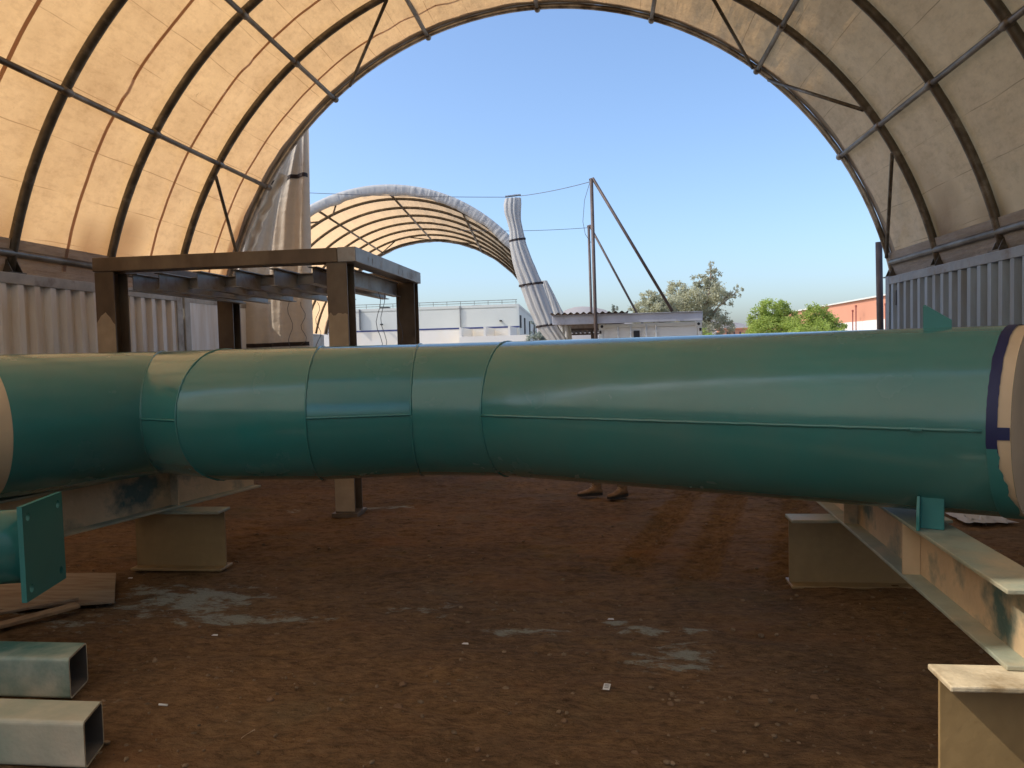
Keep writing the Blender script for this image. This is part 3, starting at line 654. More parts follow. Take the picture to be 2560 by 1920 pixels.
capm = MB(); rim = []; n = 64
for k in range(n): a = 2*pi*k/n; rim.append(E+s*((PR-0.004)*cos(a))+Z3*((PR-0.004)*sin(a))+d*(0.001-CUT*cos(a)))
capm.v = [tuple(E+d*0.012)]+[tuple(p) for p in rim]+[tuple(E+(p-E)*0.93+d*0.010) for p in rim]
for k in range(n):
    k2 = (k+1) % n; capm.f.append((1+k, 1+k2, 1+n+k2, 1+n+k)); capm.f.append((1+n+k, 1+n+k2, 0))
build('end_cover', capm, M['cap'], pipe, smooth=True)
# left end cover
d0 = dirs[0]; s0 = Vector((d0.y, -d0.x, 0)); E0 = JT[0]; rows = [[], []]
for k in range(97):
    a = 2*pi*k/96; off = s0*((PR-0.002)*cos(a))+Z3*((PR-0.002)*sin(a)); rows[0].append(E0+off); rows[1].append(E0+off+d0*0.12)
build('bare_end_band', MB().grid(rows), M['cream'], pipe, smooth=True)
capm = MB(); capm.v = [tuple(E0-d0*0.004+s0*((PR-0.003)*cos(2*pi*k/64))+Z3*((PR-0.003)*sin(2*pi*k/64))) for k in range(64)]; capm.f = [tuple(range(64))]
build('end_cover', capm, M['cream'], pipe)
# lugs near the right end: one on top, one underneath on the beam
c = JT[5].lerp(JT[6], 0.845); d = dirs[5]; s = Vector((d.y, -d.x, 0))
lg = MB(); b0 = c+Z3*(PR-0.01)
lg.prism([b0, b0+d*0.125, b0+d*0.125+Z3*0.045, b0+d*0.02+Z3*0.118, b0+Z3*0.118], -s*0.014)
lg.prism([b0-s*0.02+d*0.0, b0-s*0.10+d*0.0, b0-s*0.10+Z3*0.06, b0-s*0.02+Z3*0.125], d*0.014)
build('lug', lg, M['teal2'], pipe, bevel=0.002)
lg = MB(); q = lambda pr, z, al=0.0: Vector((c.x, c.y, 0))+s*pr+d*al+Z3*z
BT = 0.752     # top of the carrying beams
def surf(pr): return PZ-sqrt(max(0.0, PR*PR-pr*pr))+0.01
lg.prism([q(.37, BT+.002), q(.37, .825), q(.33, surf(.30)), q(.26, surf(.26)), q(.16, surf(.16)), q(.16, BT+.002)], d*0.014)
lg.prism([q(.30, BT+.002, .014), q(.30, BT+.002, .11), q(.30, surf(.30)-.005, .11), q(.30, surf(.30)-.005, .014)], -s*0.014)
build('lug', lg, M['teal2'], pipe, bevel=0.002)
tb = MB(); dd = dirs[5]; ss = Vector((dd.y, -dd.x, 0)); cc = JT[5].lerp(JT[6], 0.848)
tb.obox(cc+ss*(PR+0.008)-Z3*0.006, dd*0.022, ss*0.012, Z3*0.004)
build('weld_tab', tb, M['teal2'], pipe)

# ------------------------------------------------------------------ carrying beams and their stub blocks
def carry(name, label, p0, p1, top, h, w, stiff, mts):
    t = thing(name, label, 'beam', ((p0[0]+p1[0])/2, (p0[1]+p1[1])/2, top-h), None)
    a = Vector((p0[0], p0[1], 0)); b = Vector((p1[0], p1[1], 0)); d = (b-a)/2; c = (a+b)/2; s = Vector((d.y, -d.x, 0)).normalized(); tf, tw = 0.018, 0.014
    build('top_flange', MB().obox(c+Z3*(top-tf/2), d, s*w/2, (0, 0, tf/2)), mts[0], t, bevel=0.004)
    build('bottom_flange', MB().obox(c+Z3*(top-h+tf/2), d, s*w/2, (0, 0, tf/2)), mts[0], t, bevel=0.004)
    build('web', MB().obox(c+Z3*(top-h/2), d, s*tw/2, (0, 0, h/2-tf-0.0005)), mts[1], t)
    for f in stiff:
        for sg in (-1, 1):
            build('stiffener', MB().obox(a.lerp(b, f)+s*sg*(w/4+tw/4)+Z3*(top-h/2), d.normalized()*0.006, s*(w/4-tw/4-0.003), (0, 0, h/2-tf-0.001)), mts[1], t)
    return t
HB = 0.46
carry('support_beam', 'cream I-beam with teal overspray under the taped pipe end, running past the camera', (1.50, 2.83), (1.66, 6.15), BT, BT-HB, 0.19, (0.33, 0.66, 0.93), (M['flange_dust'], M['beam']))
carry('support_beam', 'dusty beige I-beam lying under the bent arm of the pipe', (-4.11, 3.35), (-3.17, 6.53), 0.786, 0.786-HB, 0.18, (0.30, 0.72), (M['flange_dust'], M['beam']))
def stub(label, x0, x1, y0, y1, h):
    """offcut of I-beam lying along x"""
    t = thing('beam_stub', label, 'steel block', ((x0+x1)/2, (y0+y1)/2, 0.0)); tf = 0.022
    build('top_flange', MB().box(x0, x1, y0, y1, h-tf, h), M['flange_dust'] if y0 > 4 else M['cream_dust'], t, bevel=0.006)
    build('bottom_flange', MB().box(x0-0.002, x1+0.002, y0, y1, -0.01, tf-0.01), M['stub'], t, bevel=0.006)
    ym = (y0+y1)/2
    build('web', MB().box(x0+0.002, x1-0.002, ym-0.008, ym+0.008, tf-0.011, h-tf+0.001), M['stub'], t)
    return t
M['cream_dust'] = mat('dirty cream flange', (0.66, 0.56, 0.39), 0.55, 0, 0.16, 9, (0.34, 0.25, 0.14), 0.36, 6, 0.1, bump=0.25, bscale=35)
stub('ochre I-beam offcut standing under the near end of the cream beam', 1.16, 2.15, 2.70, 2.89, HB-0.002)
stub('ochre I-beam offcut under the far end of the cream beam', 1.235, 2.25, 5.20, 5.40, HB-0.002)
stub('brown I-beam offcut under the beige beam below the pipe elbow', -3.70, -2.95, 5.48, 5.67, HB-0.002)
stub('brown I-beam offcut under the near end of the beige beam', -4.45, -3.75, 3.62, 3.81, HB-0.002)

# ------------------------------------------------------------------ flanged teal spool, square tubes, boards
sp = thing('flanged_spool', 'short teal pipe spool with a square bolt flange, lying beside the plywood', 'pipe', (-3.3, 3.6, 0))
fc = Vector((-2.872, 3.55, 0.708)); fa = Vector((0.973, 0.231, 0)).normalized(); fs = Vector((fa.y, -fa.x, 0)); hw = 0.205; hv = 0.236
# square flange with four real holes
fl = MB(); NH = 16; hr = 0.019; hp = 0.155
def fpt(u, v, t): return fc+fs*u+Z3*(v*hv/hw)+fa*t
def holed(t, flip):
    for (qx, qy) in ((1, 1), (-1, 1), (-1, -1), (1, -1)):
        # quarter plate: corner square around the hole
        x0_, x1_ = (0, qx*hw); y0_, y1_ = (0, qy*hw); cx, cyy = qx*hp, qy*hp
        per = []
        for k in range(NH):
            a = 2*pi*k/NH; dx, dy = cos(a), sin(a); ts = []
            for lim, c_, dd_ in ((min(x0_, x1_), cx, dx), (max(x0_, x1_), cx, dx), (min(y0_, y1_), cyy, dy), (max(y0_, y1_), cyy, dy)):
                if abs(dd_) > 1e-9:
                    q_ = (lim-c_)/dd_
                    if q_ > 1e-9: ts.append(q_)
            T_ = min(ts); per.append((cx+dx*T_, cyy+dy*T_, cx+dx*hr, cyy+dy*hr))
        corners = [(x0_, y0_), (x1_, y0_), (x1_, y1_), (x0_, y1_)]
        for k in range(NH):
            a_, b_ = per[k], per[(k+1) % NH]; ol = [(a_[0], a_[1])]
            for cx_, cy_ in corners:      # insert a corner that falls between the two rays
                an = atan2(cy_-cyy, cx_-cx) % (2*pi); A1 = 2*pi*k/NH; A2 = 2*pi*(k+1)/NH
                if A1+1e-6 < an < A2-1e-6: ol.append((cx_, cy_))
            ol.append((b_[0], b_[1])); poly = [fpt(u, v, t) for u, v in ol]+[fpt(b_[2], b_[3], t), fpt(a_[2], a_[3], t)]
            n_ = len(fl.v); fl.v += [tuple(p) for p in poly]; idx = tuple(range(n_, n_+len(poly))); fl.f.append(idx[::-1] if flip else idx)
            if not flip: fl.quad(fpt(a_[2], a_[3], -0.012), fpt(b_[2], b_[3], -0.012), fpt(b_[2], b_[3], 0.012), fpt(a_[2], a_[3], 0.012))
holed(0.012, False); holed(-0.012, True)
for (u0_, v0_, u1_, v1_) in ((-hw, -hw, hw, -hw), (hw, -hw, hw, hw), (hw, hw, -hw, hw), (-hw, hw, -hw, -hw)):
    fl.quad(fpt(u0_, v0_, -.012), fpt(u1_, v1_, -.012), fpt(u1_, v1_, .012), fpt(u0_, v0_, .012))
build('flange', fl, M['teal2'], sp)
build('tube', MB().tube([fc-fa*0.012, fc-fa*0.5, fc-fa*1.1], 0.186, 48), M['teal'], sp, smooth=True)
build('weld_bead', MB().tube([fc-fa*0.016+fs*(0.188*cos(2*pi*k/40))+Z3*(0.188*sin(2*pi*k/40)) for k in range(41)], 0.006, 6, caps=False), M['teal'], sp, smooth=True)
for f in (0.62, 0.98):
    cr = fc-fa*f
    build('timber_rest', MB().obox(Vector((cr.x, cr.y, 0.262)), fa*0.06, fs*0.2, (0, 0, 0.268)), M['plank'], None, loc=(cr.x, cr.y, 0))
for o, l_ in zip([x for x in COL.objects if x.name.startswith('timber_rest')], ('upright timber block propping the teal spool close behind its flange', 'upright timber block propping the far end of the teal spool')): tag(o, l_, 'block')

def sq_tube(label, x1, yn, yf, h, mt, z0=0.0, rot=0.0):
    """hollow square tube lying along x, open end at x1"""
    t = thing('square_tube', label, 'steel tube', (x1-1.2, (yn+yf)/2, z0)); w = yf-yn; tk = 0.009; R_ = 0.02
    def prof(ins):
        pts = []; r = max(R_-ins, 0.006)
        for (cx, cz, a0) in ((yf-R_, h-R_, 0), (yn+R_, h-R_, pi/2), (yn+R_, R_, pi), (yf-R_, R_, 1.5*pi)):
            for k in range(5): a = a0+pi/2*k/4; pts.append((cx+r*cos(a), cz+r*sin(a)))
        return pts
    po, pi_ = prof(0), prof(tk)
    def P3(x, q): return (x+rot*(q[0]-yn), q[0], z0+q[1])
    mb = MB(); xs = [x1-2.4, x1]
    mb.grid([[P3(xs[0], q) for q in po], [P3(xs[1]-0.001, q) for q in po]], closed=True)
    build('outer_wall', mb, mt, t, smooth=False)
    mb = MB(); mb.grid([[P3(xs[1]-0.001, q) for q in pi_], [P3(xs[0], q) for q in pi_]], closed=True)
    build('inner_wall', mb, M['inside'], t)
    mb = MB(); mb.grid([[P3(xs[1], q) for q in po], [P3(xs[1], q) for q in pi_]], closed=True); mb.grid([[P3(xs[0], q) for q in pi_], [P3(xs[0], q) for q in po]], closed=True)
    build('cut_edge', mb, M['cream_dust'], t)
    return t
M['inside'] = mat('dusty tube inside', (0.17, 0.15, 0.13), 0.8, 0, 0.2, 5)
sq_tube('pale square steel tube with a green side, lying behind the rusty cream one', -2.60, 3.34, 3.55, 0.205, M['tube'], rot=-0.28)
sq_tube('cream square steel tube with an open end, lying in front of the green-sided one', -2.10, 2.76, 2.955, 0.195, M['tube2'], rot=-0.28)
ply = MB().prism([(-3.30, 4.70, 0.006), (-3.71, 5.32, 0.008), (-4.62, 5.30, 0.004), (-4.30, 4.42, 0.004)][::-1], (0, 0, 0.016))
o = build('plywood_sheet', ply, M['ply'], None, loc=(-4, 4.9, 0)); tag(o, 'dusty brown plywood sheet lying flat on the soil under the teal flange', 'board')
a, b = Vector((-3.47, 4.57, 0.035)), Vector((-4.05, 3.72, 0.022)); dv = (b-a); sv = Vector((dv.y, -dv.x, 0)).normalized()
o = build('timber_plank', MB().obox((a+b)/2, dv/2, sv*0.045, (0, 0, 0.011)), M['plank'], None, loc=((a+b)/2), bevel=0.003); tag(o, 'narrow brown timber plank lying loose against the plywood edge', 'plank')
a, b = Vector((-3.53, 4.66, 0.052)), Vector((-4.3, 4.05, 0.03)); dv = (b-a); sv = Vector((dv.y, -dv.x, 0)).normalized()
o = build('timber_plank', MB().obox((a+b)/2, dv/2, sv*0.03, (0, 0, 0.009)), M['ply'], None, loc=((a+b)/2), bevel=0.003); tag(o, 'thin dark batten lying on the plywood corner above the narrow plank', 'plank')

# ------------------------------------------------------------------ pebbles, clods, litter
ico = bmesh.new(); bmesh.ops.create_icosphere(ico, subdivisions=1, radius=1); iv = np.array([v.co[:] for v in ico.verts]); ifc = [tuple(v.index for v in f.verts) for f in ico.faces]; ico.free()
pv, pf_ = [], []
for k in range(4200):
    y = 2.3+7.0*random.random()**1.5; x = random.uniform(-0.75*y-0.3, 0.62*y+0.2)
    if x > 4.2: continue
    r = 0.002+0.013*random.random()**5; z = ground_z(x, y); n_ = len(pv)
    q = iv*np.array([r*random.uniform(.7, 1.5), r*random.uniform(.7, 1.3), r*random.uniform(.5, .9)])*(1+rng.normal(0, .12, (len(iv), 1))); an = random.uniform(0, pi)
    q = np.stack([q[:, 0]*cos(an)-q[:, 1]*sin(an)+x, q[:, 0]*sin(an)+q[:, 1]*cos(an)+y, q[:, 2]+z+r*0.3], 1)
    pv += q.tolist(); pf_ += [tuple(i+n_ for i in f) for f in ifc]
mb = MB(); mb.v = pv; mb.f = pf_
tag(build('pebbles', mb, M['pebble']), 'small pebbles and crumbs scattered over the brown soil', 'pebbles', kind='stuff')
ico = bmesh.new(); bmesh.ops.create_icosphere(ico, subdivisions=2, radius=1); iv2 = [v.co.copy() for v in ico.verts]; ifc2 = [tuple(v.index for v in f.verts) for f in ico.faces]; ico.free()
for k, (x, y, r) in enumerate(((-0.97, 3.36, .022), (-1.02, 3.62, .016), (-1.62, 3.42, .016), (0.28, 3.48, .015), (-0.2, 3.3, .013), (0.95, 3.6, .018), (-0.55, 3.06, .012), (0.1, 3.05, .014), (-0.1, 5.1, .02), (-0.75, 5.0, .014))):
    mb = MB(); z = ground_z(x, y)
    mb.v = [tuple(Vector((v.x*r*1.15, v.y*r, v.z*r*.75))*(1+0.25*fbm(v.x*1.5+k, v.y*1.5, v.z*1.5, 2))+Vector((x, y, z+r*.4))) for v in iv2]; mb.f = ifc2
    tag(build('soil_clod', mb, M['soil_clod'], None, smooth=True, loc=(x, y, z)), 'small lump of brown soil lying on the floor', 'clod', 'soil clods on the floor')
def gz(x, y, o=0.004): return ground_z(x, y)+o
card = thing('printed_card', 'small white card with grey print lying on the soil', 'card', (-0.01, 3.59, gz(-.01, 3.59)))
z = gz(-.01, 3.59, .012)
build('sheet', MB().obox((-0.01, 3.59, z), (0.016, -0.003, 0), (0.004, 0.024, 0.004), (0, 0, 0.0006)), M['white'], card)
for k in (-0.4, 0.1, 0.5): build('print_line', MB().obox(Vector((-0.01, 3.59, z+0.0016))+Vector((0.004, 0.024, 0.004))*k, (0.010, -0.002, 0), (0.0006, 0.003, 0), (0, 0, 0.0003)), M['printgrey'], card)
z = gz(-2.1, 3.31, .006); tag(build('cigarette_butt', MB().tube([(-2.125, 3.312, z), (-2.105, 3.31, z), (-2.08, 3.308, z)], 0.005, 8), M['white'], None, loc=(-2.1, 3.31, z)), 'white cigarette butt on the soil near the square tubes', 'cigarette')
z = gz(-1.57, 3.08, .005); rows = []
for k in range(9): u = k/8; wdt = 0.010*sin(pi*min(1, u*0.9+.1)); rows.append([(-1.585+0.035*u*u, 3.05+0.06*u-wdt*.3, z+0.008*u), (-1.585+0.035*u*u+wdt, 3.05+0.06*u, z+0.006+0.008*u)])
tag(build('feather', MB().grid(rows), M['cream'], None, loc=(-1.57, 3.08, z), solid=0.001), 'curled pale feather on the bare soil', 'feather')
rows = []
for i in range(15):
    rows.append([(3.15+0.42*i/14+0.03*fbm(i*.4, j*.5, 1, 3), 7.05+0.4*j/10+0.04*fbm(i*.5, j*.3, 4, 3), 0.012+0.085*max(0, fbm(i*.35+2, j*.4, 2, 4)+.35)*sin(pi*i/14)*sin(pi*j/10)) for j in range(11)])
tag(build('plastic_sheet', MB().grid(rows), M['white_sheet'], None, loc=(3.35, 7.25, 0), solid=0.002), 'crumpled white plastic sheet on the soil beyond the taped pipe end', 'plastic')
for (x, y, k, l_) in ((-3.55, 5.25, 0, 'tiny white paper scrap lying on the back edge of the plywood'), (-2.32, 4.2, 1, 'tiny white paper scrap at the front edge of the large pale dust patch'), (-0.8, 4.15, 1, 'tiny white paper scrap on bare soil between the two pale dust patches'), (0.02, 4.58, 2, 'tiny white paper scrap on the dust patch behind the printed card')):
    z = gz(x, y, .012 if k else .03)
    tag(build('paper_scrap', MB().prism([(x-.02, y, z), (x+.02, y-.004, z), (x+.016, y+.010, z+.004), (x-.012, y+.012, z+.003)], (0, 0, .001)), M['white'], None, loc=(x, y, z)), l_, 'paper', 'white paper scraps on the floor')

# ------------------------------------------------------------------ person behind the pipe (only the boots show)
def person():
    t = thing('person', 'person standing behind the pipe in tan boots and khaki trousers', 'person', (0.02, 8.36, 0))
    bm = bmesh.new(); sk = bm.verts.layers.skin.verify()
    fdir = Vector((-0.86, -0.5, 0)); side = Vector((fdir.y, -fdir.x, 0))
    base = Vector(BASE[t.name]); V = {}
    def add(nm, p, r, par=None, ry=None):
        v = bm.verts.new(Vector(p)-base); v[sk].radius = (r, ry or r); V[nm] = v
        if par: bm.edges.new((V[par], v))
        else: v[sk].use_root = True
    La, Ra = Vector((-0.10, 8.40, 0.10)), Vector((0.185, 8.315, 0.10)); H_ = (La+Ra)/2
    hip = Vector((H_.x, H_.y, 0.86))
    add('pelvis', hip, .135, None, .115)
    add('waist', hip+Z3*.14, .125, 'pelvis', .105); add('chest', hip+Z3*.36+fdir*.02, .15, 'waist', .12); add('neck0', hip+Z3*.53+fdir*.03, .07, 'chest'); add('neck', hip+Z3*.58+fdir*.04, .052, 'neck0')
    for sg, an, nm in ((1, La, 'L'), (-1, Ra, 'R')):
        hp_ = hip+side*(-0.085*sg)*(1 if (La-Ra).dot(side) < 0 else -1)-Z3*.05
        add('hip'+nm, hp_, .095, 'pelvis'); kn = (hp_+an)/2+fdir*.03; add('thigh'+nm, hp_.lerp(kn, .5), .08, 'hip'+nm); add('knee'+nm, kn, .06, 'thigh'+nm)
        add('calf'+nm, kn.lerp(an, .35), .060, 'knee'+nm); add('ank'+nm, an+Z3*.0, .050, 'calf'+nm)
    for sg, nm in ((1, 'L'), (-1, 'R')):
        sh_ = hip+Z3*.47+side*.17*sg; add('sho'+nm, sh_, .06, 'neck0'); el = sh_+side*.06*sg-Z3*.27-fdir*.02; add('elb'+nm, el, .043, 'sho'+nm)
        wr = el+fdir*.18-Z3*.10-side*.06*sg; add('wri'+nm, wr, .030, 'elb'+nm); V['w'+nm] = wr; V['e'+nm] = el
    me = bpy.data.meshes.new('body'); bm.to_mesh(me); bm.free(); me.materials.append(M['trouser'])
    o = bpy.data.objects.new('clothed_body', me); COL.objects.link(o); o.parent = t; BASE[o.name] = BASE[t.name]
    o.modifiers.new('skin', 'SKIN').use_smooth_shade = True; ss_ = o.modifiers.new('sub', 'SUBSURF'); ss_.levels = 2; ss_.render_levels = 2
    # shirt shell over the torso
    def ringpts(c, rx, ry, n=24): return [c+side*(rx*cos(2*pi*k/n))+fdir*(ry*sin(2*pi*k/n)) for k in range(n)]
    prof = ((-.06, .165, .14), (.05, .160, .135), (.2, .165, .135), (.36, .185, .145), (.46, .17, .12), (.52, .10, .085), (.555, .07, .07))
    build('shirt', MB().grid([ringpts(hip+Z3*z_+fdir*.015, a_, b_) for z_, a_, b_ in prof], closed=True), M['shirt'], t, smooth=True)
    for nm in 'LR':
        e_, w_ = V['e'+nm], V['w'+nm]
        sg = 1 if nm == 'L' else -1; sh_ = hip+Z3*.47+side*.17*sg
        build('sleeve', MB().tube([sh_+Z3*.01, sh_.lerp(e_, .5), e_, e_.lerp(w_, .5), w_], [.078, .065, .056, .048, .042], 14), M['shirt'], t, smooth=True)
        # hand: palm with five fingers
        hd = (w_-e_).normalized(); hs = hd.cross(Z3).normalized(); hu = hs.cross(hd); mb = MB()
        mb.tube([w_-hd*.01, w_+hd*.03, w_+hd*.085], [.026, .034, .034], 10)
        for q, ln in enumerate((.066, .076, .072, .056)):
            r0_ = w_+hd*.08+hs*(-.027+.018*q); mb.tube([r0_, r0_+hd*ln*.5-hu*.012, r0_+hd*ln*.85-hu*.04], [.0095, .009, .007], 8)
        tb_ = w_+hd*.03+hs*(-.03); mb.tube([tb_, tb_-hs*.022+hd*.03, tb_-hs*.026+hd*.055-hu*.008], [.012, .011, .008], 8)
        build('hand', mb, M['skin'], t, smooth=True)
    hc = hip+Z3*.69+fdir*.05; mb = MB(); rows = []
    for i in range(15):
        z_ = -.115+.225*i/14; f_ = sqrt(max(.02, 1-((z_+.0)/.118)**2)); jaw = 1-0.22*max(0, -z_/.115)
        rows.append([hc+Z3*z_+side*(.076*f_*jaw*cos(2*pi*k/28))+fdir*((.094*f_*sin(2*pi*k/28))+(.024 if (k == 7 and -.045 < z_ < .0) else (.010 if k in (6, 8) and -.045 < z_ < .0 else 0))-(.007 if k in (5, 9) and 0 < z_ < .03 else 0)) for k in range(28)])
    hd_ = build('head', mb.grid(rows, closed=True), M['skin'], t, smooth=True)
    for sg in (-1, 1):
        build('ear', MB().tube([hc+side*sg*.074-Z3*.03, hc+side*sg*.084, hc+side*sg*.080+Z3*.03], [.008, .013, .009], 8), M['skin'], hd_, smooth=True)
        build('eye', MB().tube([hc+side*sg*.031+fdir*.083+Z3*.012, hc+side*sg*.031+fdir*.089+Z3*.012], [.011, .004], 8), M['hair'], hd_, smooth=True)
    build('mouth', MB().obox(hc+fdir*.083-Z3*.062, side*.022, fdir*.003, Z3*.004), M['sole'], hd_)
    rows = []
    for i in range(9):
        z_ = .0+.122*i/8; f_ = sqrt(max(.01, 1-(z_/.128)**2))
        rows.append([hc+Z3*(z_+(.04 if 3 <= k <= 11 else 0)*(1-i/8))+side*(.083*f_*cos(2*pi*k/28))+fdir*(.101*f_*sin(2*pi*k/28)-.006) for k in range(28)])
    build('hair', MB().grid(rows, closed=True), M['hair'], hd_, smooth=True)
    # boots
    for an, fd in ((La, Vector((-0.95, -0.30, 0)).normalized()), (Ra, Vector((-0.72, -0.69, 0)).normalized())):
        sd = Vector((fd.y, -fd.x, 0)); g = Vector((an.x, an.y, 0))
        # cross sections from heel to toe: (along, half width, height, bottom)
        secs = ((-.075, .028, .075), (-.06, .036, .10), (-.02, .040, .115), (.03, .040, .105), (.08, .043, .082), (.125, .048, .066), (.165, .045, .058), (.19, .034, .048), (.202, .015, .036))
        rows = []
        for al_, hw_, ht in secs:
            r_ = []
            for k in range(16):
                a_ = 2*pi*k/16; zz = .026+(ht-.026)*(0.5+0.5*sin(a_)) ; wv_ = hw_*(abs(cos(a_))**0.7)*(1 if cos(a_) > 0 else -1)*(1-.35*max(0, sin(a_)))
                r_.append(g+fd*al_+sd*wv_+Z3*zz)
            rows.append(r_)
        mb = MB().grid(rows, closed=True); n_ = len(mb.v)
        mb.f.append(tuple(range(16))); mb.f.append(tuple(range(n_-16, n_)))
        mb.grid([[g+fd*(-.018+.052*cos(2*pi*k/16))+sd*(.042*sin(2*pi*k/16))+Z3*z_ for k in range(16)] for z_ in (.085, .12, .16)]+[[g+fd*(-.015+.058*cos(2*pi*k/16))+sd*(.049*sin(2*pi*k/16))+Z3*z_ for k in range(16)] for z_ in (.175, .20)], closed=True)
        bt = build('boot', mb, M['boot'], t, smooth=True)
        ol = [(-.082, .0), (-.07, .032), (-.03, .041), (.03, .041), (.10, .049), (.15, .050), (.185, .040), (.207, .018)]
        poly = [g+fd*x_+sd*y_ for x_, y_ in ol]+[g+fd*x_-sd*y_ for x_, y_ in ol[::-1][:-1]]
        build('sole', MB().prism([p+Z3*.004 for p in poly], Z3*.026), M['sole'], bt)
        lc = MB()
        for q in range(4): lc.tube([g+fd*(.055-.012*q)-sd*.022+Z3*(.085+.018*q), g+fd*(.063-.012*q)+Z3*(.098+.018*q), g+fd*(.055-.012*q)+sd*.022+Z3*(.085+.018*q)], .003, 5)
        build('lace', lc, M['cap'], bt)
        build('trouser_cuff', MB().grid([[g+fd*(-.012+r_*cos(2*pi*k/20))+sd*(r_*.9*sin(2*pi*k/20))+Z3*(z_+.008*sin(k*1.7)) for k in range(20)] for z_, r_ in ((.195, .070), (.23, .070), (.30, .072), (.42, .078))], closed=True), M['trouser'], t, smooth=True)
person()

# ------------------------------------------------------------------ outside: post, masts, shed, container end
tag(build('steel_post', MB().tube([(4.50, 12.9, -0.05), (4.47, 12.9, 1.6), (4.45, 12.9, 3.2)], 0.052, 14), M['mast'], None, smooth=True, loc=(4.5, 12.9, 0)), 'plain brown steel post standing at the corner of the grey container', 'post')
def mast(label, x, y, ztop, sx, sz, lean):
    t = thing('guyed_mast', label, 'mast', (x, y, -0.4), 'masts with slanting struts beside the shed')
    build('upright', MB().tube([(x+lean, y, -0.42), (x, y, ztop)], 0.042, 10), M['mast'], t, smooth=True)
    build('strut', MB().tube([(x+0.03, y, ztop+0.02), (sx, y, sz)], 0.036, 10), M['mast'], t, smooth=True)
    build('head_pin', MB().tube([(x-0.05, y, ztop-0.02), (x+0.06, y, ztop+0.01)], 0.03, 8), M['mast'], t)
    return t
mast('tall rusty mast with a long strut standing in front of the white container', -0.16, 18.18, 5.58, 1.66, 2.42, 0.05)
mast('second rusty mast with a strut standing behind the shed beam', -0.34, 25.0, 5.56, 1.45, 2.1, 0.06)
def wire(label, pts, r=0.008):
    tag(build('wire', MB().tube(pts, r, 5), M['wire'], None, loc=pts[0]), label, 'wire')
def catmid(a, b, sag, n=14): return [Vector(a).lerp(Vector(b), k/n)-Z3*sag*4*(k/n)*(1-k/n) for k in range(n+1)]
wire('wire strung from the tall mast to the hanging white sheet bundle', catmid((-0.18, 18.18, 5.52), (-2.15, 21.0, 5.83), 0.035))
wire('wire strung from the white sheet bundle towards the tan curtain', catmid((-2.55, 21.0, 5.82), (-9.5, 21.0, 6.35), 0.05))
wire('wire strung from the second mast to the far shelter', catmid((-0.34, 25.0, 5.5), (-4.6, 24.6, 5.55), 0.06))
wire('loose wire loop hanging from the top of the tall mast', [(-0.2, 18.18, 5.5), (-0.33, 18.18, 5.1), (-0.38, 18.18, 4.6), (-0.33, 18.18, 4.3), (-0.2, 18.18, 4.1)], 0.006)

shed = thing('yard_shed', 'low lean-to shed with grey edge beam and rusty corrugated roof beside the white container', 'shed', (-0.5, 20, -0.4))
build('edge_beam', MB().box(-1.16, 2.36, 18.24, 18.30, 2.185, 2.395), M['shedbeam'], shed, bevel=0.01)
build('edge_beam_flange', MB().box(-1.16, 2.36, 18.20, 18.36, 2.397, 2.409), M['shedbeam'], shed)
rows = []
for k in range(121):
    x = -1.2+1.85*k/120; z_ = 0.022*sin(2*pi*x/0.15); rows.append([(x, 18.15, 2.45+z_), (x, 22, 2.29+z_), (x, 26.5, 2.12+z_)])
build('roof_sheet', MB().grid(rows), M['roofsheet'], shed, smooth=True, solid=0.004)
for y in (20.0, 22.5, 25): build('purlin', MB().box(-1.18, 0.6, y, y+0.06, 2.30-(y-18.15)*0.0395, 2.36-(y-18.15)*0.0395), M['mast'], shed)
for x, y in ((-0.22, 26.3), (-1.1, 26.3), (-0.22, 22.4)): build('post', MB().box(x-0.04, x+0.04, y-0.04, y+0.04, -0.42, 2.0 if y > 20 else 2.184), M['mast'], shed)

wc = thing('shipping_container', 'white container seen door end on, with a dark square opening, under the shed beam', 'container', (1.15, 21.3, -0.4))
x0, x1, y0, z0, z1 = -0.06, 2.36, 18.40, -0.4, 2.18
build('body', MB().box(x0+.03, x1-.03, y0+.06, y0+6.0, z0+.05, z1-.02), M['cdoor'], wc)
for x in (x0, x1-.1): build('corner_post', MB().box(x, x+.1, y0, y0+.1, z0, z1-.13), M['cdoor'], wc, bevel=.01)
for x in (x0, x1-.15):
    cc = build('corner_casting', MB().box(x-.004, x+.154, y0-.006, y0+.15, z1-.128, z1), M['cdoor'], wc, bevel=.01)
    build('lifting_hole', MB().tube([(x+.075, y0-.010, z1-.062), (x+.075, y0-.004, z1-.062)], .034, 14), M['dark_open'], cc)
build('door_header', MB().box(x0+.155, x1-.155, y0+.005, y0+.1, z1-.1, z1-.01), M['cdoor'], wc, bevel=.006)
for xa, xb in ((x0+.11, 0.955), (0.965, x1-.11)):
    dr = build('door', MB().box(xa, xb, y0+.02, y0+.055, z0+.12, z1-.108), M['cdoor'], wc)
    for z in (1.4, 1.62, 1.85): build('door_crease', MB().box(xa+.03, xb-.03, y0+.012, y0+.019, z, z+.012), M['cdoor'], dr)
    for xx in (.39, .69) if xa < .5 else (1.06, 1.29):
        rodo = build('lock_rod', MB().tube([(xx, y0-.005, z0+.1), (xx, y0-.005, z1-.06)], .017, 8), M['cdoor'], dr, smooth=True)
        build('rod_bracket', MB().box(xx-.04, xx+.04, y0-.02, y0+.018, z1-.24, z1-.19), M['cdoor'], dr)
for x in (x0+.01, x1-.06):
    for z in (1.35, 1.95): build('hinge', MB().box(x, x+.05, y0-.015, y0-.002, z, z+.07), M['sole'], wc)
build('opening', MB().box(.765, .905, y0-.004, y0+.018, 1.35, 2.0), M['dark_open'], wc)

